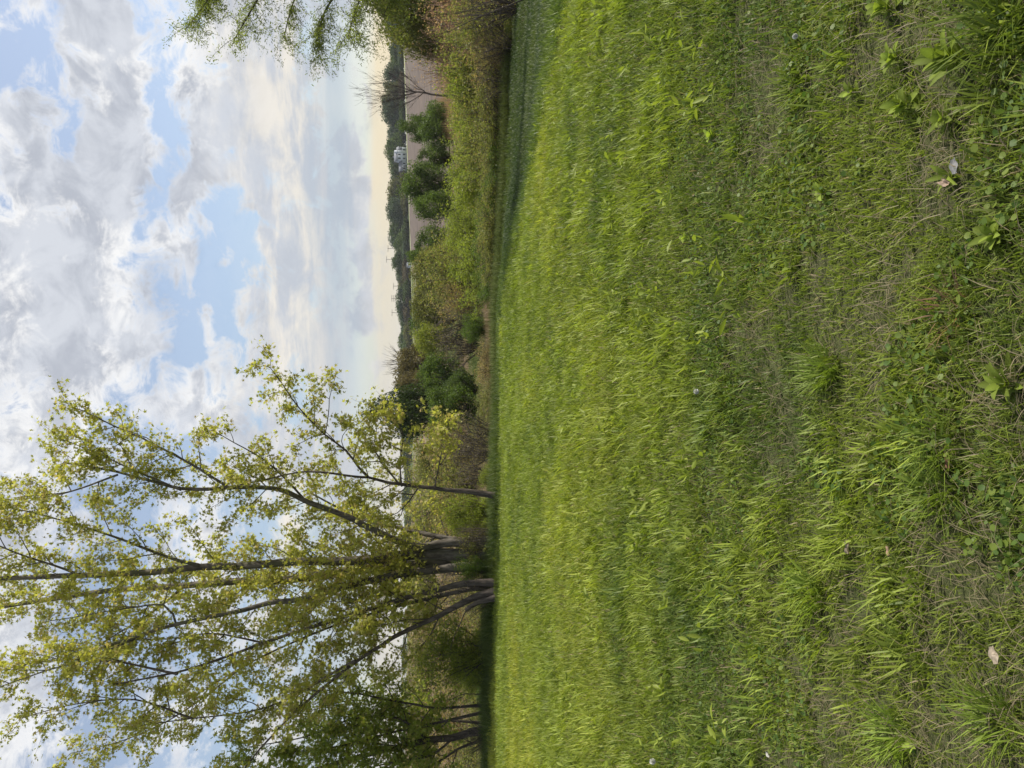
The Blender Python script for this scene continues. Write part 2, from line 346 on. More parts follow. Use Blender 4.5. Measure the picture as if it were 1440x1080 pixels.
# tall fringe along the crest and the mown, shade-darkened strip beyond the right edge
x = rng.uniform(-17, 14, 90000); y = edge_y(x) + rng.normal(.4, 1.0, len(x)); k = y > 6; x, y = x[k], y[k]; n_ = len(x)
C = lerp(np.tile(G2, (n_, 1)), G1, np.clip(fbm(x, y, 1.5, 77) * 1.2 - .3 + jit(n_, .2), 0, 1)) * .95
gr.add(*blades(np.stack([x, y, H(x, y)], 1), .14 + .16 * rng.random(n_), .010 + .010 * rng.random(n_), rng.random(n_) * 6.283, .2 + .8 * rng.random(n_), C))
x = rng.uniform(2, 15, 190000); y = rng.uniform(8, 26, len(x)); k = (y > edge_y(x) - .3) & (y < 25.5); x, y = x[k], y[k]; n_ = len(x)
C = lerp(np.tile(np.array([.045, .076, .020]), (n_, 1)), np.array([.098, .128, .032]), np.clip(fbm(x, y, 2.0, 79) * 1.6 - .4 + jit(n_, .2), 0, 1))  # lusher sward, with shade from the brush painted into its greens
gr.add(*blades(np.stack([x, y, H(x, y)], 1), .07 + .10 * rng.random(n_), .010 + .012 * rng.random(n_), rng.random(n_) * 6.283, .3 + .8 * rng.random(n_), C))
# tall dark unmown fringe, uneven, along the crest
nc = 900; cx = rng.uniform(-17, 8, nc); lf = np.clip((-cx + 1.5) / 3, .15, 1); cy = np.where(cx < 3, edge_y(cx) - .3, 23.2) + rng.normal(0, .55, nc) - .5 * lf; k = rng.random(nc) < .45 + .55 * lf; cx, cy, lf = cx[k], cy[k], lf[k]; nc = len(cx); per = 46
x = np.repeat(cx, per) + jit(nc * per, .16); y = np.repeat(cy, per) + jit(nc * per, .16); n_ = len(x); hh = np.repeat((.17 + .24 * lf) * (.6 + .8 * rng.random(nc)), per)
C = lerp(np.tile(np.array([.065, .10, .026]), (n_, 1)), np.array([.13, .165, .042]), np.clip(np.repeat(rng.random(nc), per) * .8 + jit(n_, .2), 0, 1))
gr.add(*blades(np.stack([x, y, H(x, y)], 1), hh * (.6 + .6 * rng.random(n_)), .010 + .010 * rng.random(n_), rng.random(n_) * 6.283, .15 + .7 * rng.random(n_), C))
# small round clover-like leaves in the mat
def rot_leaf(Pp, size, C, tmpl, tf, upb=.6, nb=(0, 0, 1), nbs=1.0, drop=0.0):
    n_ = len(Pp); u = rng.normal(0, 1, (n_, 3)); u[:, 2] = u[:, 2] * (1 - upb) - drop; u /= np.linalg.norm(u, axis=1)[:, None]
    w = rng.normal(0, 1, (n_, 3)) + np.array(nb) * nbs; s = np.cross(u, w); s /= np.linalg.norm(s, axis=1)[:, None] + 1e-9; nn = np.cross(s, u)
    T = np.asarray(tmpl, float); V = Pp[:, None, :] + size[:, None, None] * (T[None, :, 0:1] * s[:, None] + T[None, :, 1:2] * u[:, None] + T[None, :, 2:3] * nn[:, None])
    i = (np.arange(n_) * len(T))[:, None]
    F = [np.concatenate([i + np.array(f)[None, :] for f in grp]) for grp in tf]
    return V.reshape(-1, 3), F, np.repeat(C, len(T), axis=0)
ROUND = ([(0, 0, 0), (-.42, .3, .08), (-.40, .75, .05), (0, 1, 0), (.40, .75, .05), (.42, .3, .08)], [[(0, 1, 2, 3), (0, 3, 4, 5)]])
MAPLE = ([(0, 0, 0), (-.16, .42, .06), (0, 1, -.05), (.16, .42, .06), (-.62, .62, 0), (-.22, .22, .04), (.62, .62, 0), (.22, .22, .04), (-.42, .08, -.03), (.42, .08, -.03)],
         [[(0, 1, 2, 3), (0, 5, 4, 1), (0, 3, 6, 7)], [(0, 8, 5), (0, 7, 9)]])
LANCE = ([(0, 0, 0), (-.13, .28, .06), (-.15, .62, .05), (0, 1, -.08), (.15, .62, .05), (.13, .28, .06), (0, .3, 0), (0, .62, -.01)], [[(1, 2, 7, 6), (6, 7, 4, 5)], [(0, 1, 6), (0, 6, 5), (2, 3, 7), (7, 3, 4)]])
WILLOW = ([(0, 0, 0), (-.12, .45, .05), (0, 1, 0), (.12, .45, .05)], [[(0, 1, 2, 3)]])
OVAL = ([(0, 0, 0), (-.34, .5, .08), (0, 1, -.04), (.34, .5, .08)], [[(0, 1, 2, 3)]])
x, y = scatter(60000, 1.2, 10, 1.2); k = (fbm(x, y, .8, 91) > .46) & (bare(x, y) < .7); x, y = x[k], y[k]; n_ = len(x)
C = lerp(np.tile(np.array([.075, .135, .028]), (n_, 1)), np.array([.17, .22, .035]), rng.random(n_) ** 1.5)
gr.add(*rot_leaf(np.stack([x, y, H(x, y) + .015 + .035 * rng.random(n_)], 1), .013 + .014 * rng.random(n_), C, *ROUND, upb=.7, nbs=1.6))
# scattered broad upright leaves through the whole meadow
nc = 900; cx, cy = scatter(nc, 3.4, 22, 1.0); k = cy < edge_y(cx) - .6; cx, cy = cx[k], cy[k]; nc = len(cx); per = 6
x = np.repeat(cx, per) + jit(nc * per, .03); y = np.repeat(cy, per) + jit(nc * per, .03); n_ = len(x)
C = lerp(np.tile(G1, (n_, 1)), np.array([.27, .32, .05]), rng.random(n_)) * np.repeat(.85 + .3 * rng.random(nc), per)[:, None]
gr.add(*rot_leaf(np.stack([x, y, H(x, y) + .07 + .08 * rng.random(n_)], 1), .05 + .05 * rng.random(n_), C, *LANCE, upb=.2, nbs=.4, drop=-.9))
tag(gr.build('meadow_grass', M['grass']), 'sunlit yellow-green meadow grass with thatch and clover, from the near frame to the crest', 'grass', kind='stuff')
# rough vegetation on the slope beyond the crest
rg = Acc(); x = rng.uniform(-1, 1, 170000); y = 23.6 + 52 * rng.random(len(x)) ** 2.2; x = x * y * .75; n_ = len(x)
pt_ = fbm(x, y, 6, 21); C = lerp(np.tile(np.array([.12, .155, .045]), (n_, 1)), np.array([.24, .185, .12]), np.clip((pt_ - .42) * 5 + jit(n_, .4), 0, 1) * np.clip((y - 25.5) / 4, .1, 1)) * (.8 + .4 * rng.random((n_, 1)))
lft = np.clip(-x / y * 2 - .1, 0, 1); C = lerp(C, np.array([.29, .205, .15]), lft * np.clip((y - 34) / 10, 0, 1) * .7)
rg.add(*blades(np.stack([x, y, H(x, y)], 1), .2 + .35 * rng.random(n_), .022 + .022 * rng.random(n_), rng.random(n_) * 6.283, .1 + .8 * rng.random(n_), C, segs=1))
tag(rg.build('rough_grass', M['dry']), 'rough green and tan grass on the slope falling away beyond the meadow', 'grass', kind='stuff')
# dry reeds beyond the right hand brush
rd = Acc(); x = rng.uniform(8, 42, 26000); y = rng.uniform(36, 72, len(x)); k = (x / y > .33) & (fbm(x, y, 7, 99) > .36); x, y = x[k], y[k]; n_ = len(x)
C = lerp(np.tile(np.array([.36, .22, .13]), (n_, 1)), np.array([.46, .33, .22]), rng.random(n_))
rd.add(*blades(np.stack([x, y, H(x, y)], 1), .9 + 1.1 * rng.random(n_), .03 + .03 * rng.random(n_), rng.random(n_) * 6.283, .15 * rng.random(n_), C, segs=1))
tag(rd.build('dry_reeds', M['dry']), 'dry salmon coloured reeds behind the brush at the meadow corner', 'reeds', kind='stuff')

# ---------------------------------------------------------------- wood
class Wood:
    def __init__(s): s.V = []; s.F = []; s.n = 0
    def tube(s, pts, rad, sides=6):
        pts = np.asarray(pts, float); rad = np.asarray(rad, float); n_ = len(pts)
        T = np.gradient(pts, axis=0); T /= np.linalg.norm(T, axis=1)[:, None] + 1e-9
        ref = np.array([0.31, .95, 0.05]) if abs(T[0][1]) < .8 else np.array([1, 0, .1])
        A = np.cross(T, ref); A /= np.linalg.norm(A, axis=1)[:, None] + 1e-9; B = np.cross(T, A)
        th = np.arange(sides) * 2 * math.pi / sides
        ring = pts[:, None] + rad[:, None, None] * (np.cos(th)[None, :, None] * A[:, None] + np.sin(th)[None, :, None] * B[:, None])
        s.V.append(ring.reshape(-1, 3)); i = np.arange(n_ * sides).reshape(n_, sides); j = np.roll(i, -1, axis=1)
        s.F.append(np.stack([i[:-1], j[:-1], j[1:], i[1:]], -1).reshape(-1, 4) + s.n); s.n += n_ * sides
    def build(s, name, mat, parent): return mesh(name, np.concatenate(s.V), [np.concatenate(s.F)], mat, parent, None, True)
def resample(pts, step):
    pts = np.asarray(pts, float)
    # Catmull-Rom through the control points
    q = np.vstack([2 * pts[0] - pts[1], pts, 2 * pts[-1] - pts[-2]]); out = []
    for i in range(1, len(q) - 2):
        k = max(2, int(np.linalg.norm(q[i + 1] - q[i]) / step)); tt = np.linspace(0, 1, k, endpoint=False)[:, None]
        a, b_, c_, d_ = q[i - 1], q[i], q[i + 1], q[i + 2]
        out.append(.5 * (2 * b_ + (c_ - a) * tt + (2 * a - 5 * b_ + 4 * c_ - d_) * tt ** 2 + (3 * b_ - a - 3 * c_ + d_) * tt ** 3))
    out.append(pts[-1:]); return np.concatenate(out)
def unit(v): v = np.asarray(v, float); return v / (np.linalg.norm(v) + 1e-9)
UP = np.array([0, 0, 1.0])
def shoot(start, dirn, length, lift, wig, k=6):
    p = [np.array(start)]; d = unit(dirn); st = length / k
    for _ in range(k):
        d = unit(d + UP * lift / k + rng.normal(0, wig, 3)); p.append(p[-1] + d * st)
    return np.array(p)
def foliage_on(stem, wood, clusters, i0=.25, every=.42, Lb=2.2, r0=.03, lift=.5, spread=1.0, tw_every=.26, tw_len=.5, prof=None, wig=.10, keep=1.0):
    "side branches and twigs along a resampled stem; collects leaf-cluster points"
    L = np.concatenate([[0], np.cumsum(np.linalg.norm(np.diff(stem, axis=0), axis=1))]); tot = L[-1]
    s = tot * i0 + every * rng.random(); az = rng.random() * 6.28
    while s < tot:
        f = s / tot; j = min(np.searchsorted(L, s), len(stem) - 1); t_ = unit(stem[j] - stem[max(j - 1, 0)])
        a = unit(np.cross(t_, [.3, .9, .2])); b_ = np.cross(t_, a); az += 2.4 + rng.normal(0, .3)
        side = a * math.cos(az) + b_ * math.sin(az)
        ll = Lb * (prof(f) if prof else (1.1 - .75 * f) * min(1, .45 + f * 2.2)) * (.6 + .6 * rng.random())
        if rng.random() < keep:
            br = shoot(stem[j], t_ * .75 + side * spread, ll, lift, wig, 7)
            rr = r0 * (.5 + .5 * (1 - f)) * min(1, ll / Lb + .3)
            wood.tube(br, np.linspace(rr, .004, len(br)), 5)
            bl = np.linalg.norm(np.diff(br, axis=0), axis=1).sum(); nt = max(2, int(bl / tw_every))
            for q in range(nt):
                g_ = .22 + .78 * (q + rng.random()) / nt; jj = min(int(g_ * (len(br) - 1)), len(br) - 2); pos = br[jj] + (br[jj + 1] - br[jj]) * (g_ * (len(br) - 1) - jj if g_ < 1 else .9)
                dd = unit(br[jj + 1] - br[jj]) * .7 + unit(rng.normal(0, 1, 3)) * .9 + UP * .15
                tl = tw_len * (.5 + rng.random()); tw = shoot(pos, dd, tl, lift * .8, .14, 4)
                wood.tube(tw, np.linspace(.006, .0025, len(tw)), 3)
                for h_ in (.45, .72, 1.0):
                    clusters.append(tw[int(h_ * (len(tw) - 1))])
            clusters.append(br[-1]); clusters.append(br[-2])
        s += every * (.6 + .8 * rng.random())
    clusters.append(stem[-1])
def leafset(clusters, per, rad, size, cols_, tmpl, upb=.3, nbs=.6, drop=.25, acc=None):
    Cc = np.array(clusters); n0 = len(Cc); Pp = np.repeat(Cc, per, axis=0) + rng.normal(0, rad, (n0 * per, 3)); n_ = len(Pp)
    f = np.clip(rng.random(n_) * .6 + np.repeat(rng.random(n0), per) * .4, 0, 1)
    c = lerp(np.tile(np.array(cols_[0]), (n_, 1)), np.array(cols_[1]), f)
    if len(cols_) > 2: k = rng.random(n_) < .16; c[k] = cols_[2]
    acc = acc or Acc(); acc.add(*rot_leaf(Pp, size * (.6 + .7 * rng.random(n_)), c * (.88 + .24 * rng.random((n_, 1))), *tmpl, upb=upb, nbs=nbs, drop=drop)); return acc
def traced(pts, d0, d1):
    pts = list(pts); k = len(pts)
    return np.array([P(x, y, d0 + (d1 - d0) * (i / max(1, k - 1)) ** 1.3) for i, (x, y) in enumerate(pts)])
LC = [(.26, .275, .06), (.46, .44, .10), (.42, .34, .15)]
LG = [(.16, .22, .042), (.33, .37, .07), (.38, .34, .10)]
def big_tree(name, label, cat, base, stems, cols_, per=7, group=None, size=.118, bark='bark'):
    z = hz(base[0], base[1]); t0 = tag(empty(name, (base[0], base[1], z - .05)), label, cat, group); cl = []
    for sdef in stems:
        pts, d0, d1, ra, rb, kw = sdef[:6]; raw = traced(pts, d0, d1); w = Wood()
        if kw.get('root', True): raw[0][2] = min(raw[0][2], hz(raw[0][0], raw[0][1]) - .08)
        st = resample(raw, .3); tt = np.linspace(0, 1, len(st)); st = st + np.cumsum(rng.normal(0, .006, st.shape), axis=0)
        rr = (ra + (rb - ra) * tt ** .7) * (.80 if kw.get('root', True) else .85)
        if kw.get('root', True): rr = rr * (1 + .55 * np.exp(-tt * 18))
        w.tube(st, rr, 10)
        kk = {k: v for k, v in kw.items() if k not in ('root', 'leaf')}
        if kw.get('leaf', True): foliage_on(st, w, cl, **kk)
        w.build('trunk' if kw.get('root', True) else 'limb', M[bark], t0)
    leafset(cl, per, .10, size, cols_, MAPLE).build('crown', M['leaf'], t0)
    return t0, len(cl)
b0 = dict(i0=.12, every=.36, Lb=2.3, r0=.024)
bx, by = P(697, 782, 23.5)[:2]
NA = big_tree('maple_tree', 'tall multi-stemmed maple with grey ascending trunks and sparse yellow-green leaves', 'tree', (bx, by), [
    ([(702, 766), (640, 764), (600, 770), (575, 769), (535, 752), (484, 727), (434, 709), (392, 690), (326, 688), (255, 690), (165, 668), (90, 655)], 23.5, 21.5, .20, .03, dict(b0, i0=.14)),
    ([(702, 760), (650, 760), (600, 752), (565, 744), (530, 736), (510, 731), (470, 712), (430, 690)], 23.3, 25.5, .15, .03, dict(b0, i0=.2, Lb=2.0)),
    ([(702, 784), (650, 782), (600, 780), (539, 787), (481, 790), (419, 790), (340, 795), (279, 795), (212, 802), (106, 806), (0, 811), (-90, 815)], 23.5, 23.0, .24, .07, dict(b0, i0=.13)),
    ([(702, 792), (650, 792), (575, 796), (502, 801), (441, 810), (390, 815), (340, 816), (260, 822), (146, 829), (0, 852), (-80, 870)], 23.9, 25.5, .26, .06, dict(b0, i0=.14)),
    ([(702, 798), (650, 798), (575, 806), (530, 815), (484, 826), (427, 843), (376, 850), (340, 861), (248, 880), (190, 898), (110, 925)], 23.3, 21.0, .20, .04, dict(b0, i0=.14)),
    ([(279, 795), (236, 784), (172, 760), (113, 740), (59, 725), (0, 713)], 23.1, 21.8, .07, .018, dict(b0, root=False, i0=.1, Lb=1.8)),
    ([(106, 806), (78, 795), (24, 777), (-40, 750)], 23.0, 22.0, .05, .015, dict(b0, root=False, i0=.1, Lb=1.6)),
    ([(326, 688), (282, 660), (217, 624), (162, 599), (119, 578), (100, 572)], 22.0, 21.4, .055, .015, dict(b0, root=False, i0=.15, Lb=1.3)),
    ([(434, 709), (400, 672), (370, 645), (330, 622), (300, 604)], 22.8, 22.0, .05, .012, dict(b0, root=False, i0=.15, Lb=1.1)),
    ([(255, 690), (200, 668), (140, 640), (90, 620)], 21.7, 21.0, .045, .012, dict(b0, root=False, i0=.1, Lb=1.2)),
    ([(260, 822), (245, 836), (212, 862), (165, 890), (120, 920)], 24.6, 23.5, .07, .015, dict(b0, root=False, i0=.1, Lb=1.6)),
    ([(165, 668), (100, 690), (40, 700), (-30, 705)], 21.6, 22.6, .04, .012, dict(b0, root=False, i0=.1, Lb=1.5)),
    ([(190, 898), (130, 925), (50, 950), (-40, 985)], 21.4, 20.8, .045, .014, dict(b0, root=False, i0=.1, Lb=1.5)),
    ([(248, 880), (230, 850), (150, 860), (60, 875)], 21.8, 22.5, .04, .012, dict(b0, root=False, i0=.1, Lb=1.5)),
], LC, per=10)[1]
bx, by = P(697, 830, 22.5)[:2]
NB = big_tree('maple_tree', 'cluster of dark slanting trunks leaning away left of the tall multi-stemmed maple', 'tree', (bx, by), [
    ([(697, 820), (651, 822), (609, 832), (575, 840), (540, 851), (464, 875), (375, 904), (329, 922), (250, 948), (160, 965)], 22.5, 21.0, .13, .025, dict(b0, i0=.14)),
    ([(699, 826), (662, 828), (618, 838), (561, 852), (500, 870), (430, 895), (345, 935), (270, 980)], 22.8, 24.0, .09, .018, dict(b0, i0=.13)),
    ([(699, 832), (672, 838), (650, 848), (629, 858), (609, 869), (593, 875), (555, 893), (538, 904), (491, 935), (433, 982), (378, 1035), (340, 1080)], 22.3, 20.8, .14, .025, dict(b0, i0=.14)),
    ([(699, 839), (673, 847), (655, 858)], 22.1, 21.8, .11, .075, dict(leaf=False)),
    ([(500, 929), (460, 951), (411, 980), (350, 1000), (270, 1010), (190, 1020)], 21.2, 22.0, .05, .014, dict(b0, root=False, i0=.1, Lb=1.6)),
    ([(375, 904), (300, 890), (220, 900), (150, 890)], 21.8, 22.5, .04, .012, dict(b0, root=False, i0=.1, Lb=1.5)),
    ([(655, 858), (645, 880), (637, 900), (634, 914)], 21.8, 21.6, .022, .008, dict(root=False, leaf=False)),
    ([(250, 948), (160, 930), (60, 930), (-30, 950)], 21.0, 22.0, .045, .014, dict(b0, root=False, i0=.1, Lb=1.5)),
    ([(270, 1010), (190, 985), (110, 990), (30, 1010)], 21.8, 21.0, .04, .012, dict(b0, root=False, i0=.1, Lb=1.4)),
    ([(345, 935), (260, 1000), (180, 1040), (100, 1060)], 23.6, 22.6, .04, .012, dict(b0, root=False, i0=.1, Lb=1.5)),
    ([(555, 893), (545, 870), (500, 850), (450, 846)], 21.8, 21.2, .03, .01, dict(b0, root=False, i0=.1, Lb=1.2)),
], LC, per=10, bark='bark_dark')[1]
bx, by = P(706, 697, 22.6)[:2]
NC = big_tree('maple_tree', 'slim single-trunk maple leaning right, right of the multi-stemmed clump', 'tree', (bx, by), [
    ([(708, 698), (680, 694), (655, 690), (640, 689), (610, 685), (590, 683), (560, 679), (544, 677), (517, 670), (498, 669), (465, 664), (432, 661), (402, 665), (361, 675), (320, 682)], 22.6, 22.0, .115, .02, dict(b0, i0=.30, Lb=1.7)),
    ([(517, 670), (504, 657), (486, 634), (457, 611), (430, 584), (411, 561), (396, 538), (380, 516)], 22.3, 21.2, .055, .012, dict(b0, root=False, i0=.1, Lb=1.2, every=.28)),
    ([(457, 611), (462, 585), (463, 560), (468, 540), (473, 525)], 21.8, 21.5, .02, .008, dict(b0, root=False, i0=.3, Lb=.5, r0=.012)),
    ([(486, 634), (480, 620), (486, 605), (500, 596), (512, 588)], 22.0, 21.5, .018, .006, dict(b0, root=False, i0=.3, Lb=.5, r0=.01)),
    ([(565, 684), (563, 660), (565, 635), (567, 610), (555, 590)], 22.4, 21.4, .035, .01, dict(b0, root=False, i0=.15, Lb=1.0, every=.24)),
    ([(611, 686), (614, 665), (618, 645), (625, 615), (632, 590)], 22.5, 21.2, .03, .01, dict(b0, root=False, i0=.2, Lb=.8, every=.28)),
    ([(560, 679), (535, 650), (525, 625), (530, 600), (520, 580)], 22.3, 21.8, .03, .01, dict(b0, root=False, i0=.2, Lb=.9, every=.26)),
    ([(590, 683), (575, 705), (560, 720), (540, 728)], 22.5, 21.8, .03, .01, dict(b0, root=False, i0=.1, Lb=.9)),
], LC, per=10, bark='bark_dark')[1]
bx, by = P(691, 995, 24)[:2]
big_tree('maple_tree', 'slender three-stemmed tree with crossing dark stems near the frame edge', 'tree', (bx, by), [
    ([(693, 992), (672, 992), (637, 995), (607, 995), (555, 985), (500, 975), (430, 970)], 24, 23, .07, .018, dict(b0, i0=.16, Lb=1.8)),
    ([(693, 997), (672, 1004), (648, 1010), (616, 1017), (593, 1022), (554, 1030), (480, 1050), (400, 1060)], 24, 22.5, .075, .018, dict(b0, i0=.16, Lb=1.8)),
    ([(690, 1019), (654, 1015), (623, 1012), (602, 1010), (575, 1004), (557, 997), (500, 985), (440, 1000)], 24.3, 25, .06, .018, dict(b0, i0=.16, Lb=1.8)),
    ([(691, 976), (672, 977), (655, 976), (640, 982), (625, 990)], 24.0, 23.6, .03, .01, dict(b0, i0=.5, Lb=.6, r0=.012)),
], LG, per=13, bark='bark_dark')
bx, by = P(691, 1030, 24)[:2]
big_tree('maple_tree', 'thick forked tree trunk with broken side stem at the frame edge', 'tree', (bx, by), [
    ([(692, 1027), (662, 1030), (637, 1037), (602, 1040), (568, 1048), (500, 1065), (400, 1090), (320, 1100)], 24, 22.5, .17, .03, dict(b0, i0=.14)),
    ([(691, 1037), (665, 1045), (643, 1054), (610, 1075), (560, 1095)], 24, 23, .08, .02, dict(b0, i0=.16, Lb=1.8)),
    ([(602, 1040), (560, 1010), (500, 1010), (430, 1035), (350, 1050)], 23.5, 22, .05, .015, dict(b0, root=False, i0=.1, Lb=1.7)),
    ([(637, 1037), (610, 1060), (560, 1070), (470, 1090)], 23.6, 22, .05, .015, dict(b0, root=False, i0=.1, Lb=1.8)),
], LG, per=13, bark='bark_dark')

# ---------------------------------------------------------------- shrubs
def shrub_mesh(kind, seed):
    "unit shrub: 1 m half-width, 2 m tall, lumpy and open; returns wood and leaf arrays"
    global rng
    keep_ = rng; rng = np.random.default_rng(seed); w = Wood(); cl = []
    ns, nl, size, cols_, tmpl, rad = kind
    for _ in range(ns):
        az = rng.random() * 6.28; tilt = rng.random() ** .7
        d = np.array([math.cos(az) * tilt * .75, math.sin(az) * tilt * .75, 1.0]); st = shoot([d[0] * .15, d[1] * .15, -.05], d, 1.35 + .7 * rng.random(), .15, .09, 8)
        w.tube(st, np.linspace(.022, .005, len(st)), 4)
        for q in range(9):
            j = rng.integers(2, 9); tw = shoot(st[j - 1], unit(st[j] - st[j - 1]) * .6 + unit(rng.normal(0, 1, 3)), .30 + .4 * rng.random(), .3, .15, 3)
            w.tube(tw, np.linspace(.006, .003, len(tw)), 3); cl += [tw[1], tw[2], tw[-1]]
    rng_ = rng; out = (w, leafset(cl, nl, rad, size, cols_, tmpl, drop=0.0) if nl else None); rng = keep_; return out
KIND = {
    'olive': (16, 16, .060, [(.13, .155, .042), (.25, .26, .07), (.26, .20, .09)], OVAL, .075),
    'lime': (18, 20, .060, [(.14, .19, .03), (.27, .30, .05)], OVAL, .08),
    'green': (20, 24, .062, [(.055, .10, .018), (.12, .18, .03)], OVAL, .085),
    'dark': (22, 30, .066, [(.028, .052, .014), (.065, .105, .022)], OVAL, .09),
    'tawny': (20, 11, .055, [(.21, .18, .085), (.32, .27, .12), (.34, .21, .12)], OVAL, .08),
    'rust': (40, 4, .045, [(.34, .21, .14), (.44, .30, .21)], OVAL, .09),
    'bare': (26, 2, .045, [(.15, .13, .06), (.2, .17, .08)], OVAL, .09),
}
PROTO = {}
def shrub(label, kind, yc, wpx, xtop, d, group, wood='bark_dark', dens=0, name='shrub'):
    c = P(600, yc, d); z0 = hz(c[0], d); top = EYE - d * (xtop - X_HOR) / F_PX
    hgt = max(.5, top - z0); wid = wpx / F_PX * d / 2
    o = tag(empty(name, (c[0], d, z0)), label, 'shrub' if name == 'shrub' else 'tree', group)
    key = (kind, int(rng.integers(0, 3)), wood)
    if key not in PROTO:
        w, lf = shrub_mesh(KIND[kind], hash(kind) % 1 + 17 * key[1] + len(kind) * 3)
        a = w.build('stems', M['rust'] if kind == 'rust' else M[wood], None); b_ = lf.build('foliage', M['leaf'], None)
        col.objects.unlink(a); col.objects.unlink(b_); PROTO[key] = (a, b_)
    for src in PROTO[key]:
        q = src.copy(); col.objects.link(q); q.parent = o
    o.scale = (wid / .95, wid / .95, hgt / 1.75); o.rotation_euler = (0, 0, rng.random() * 6.28)
    return o
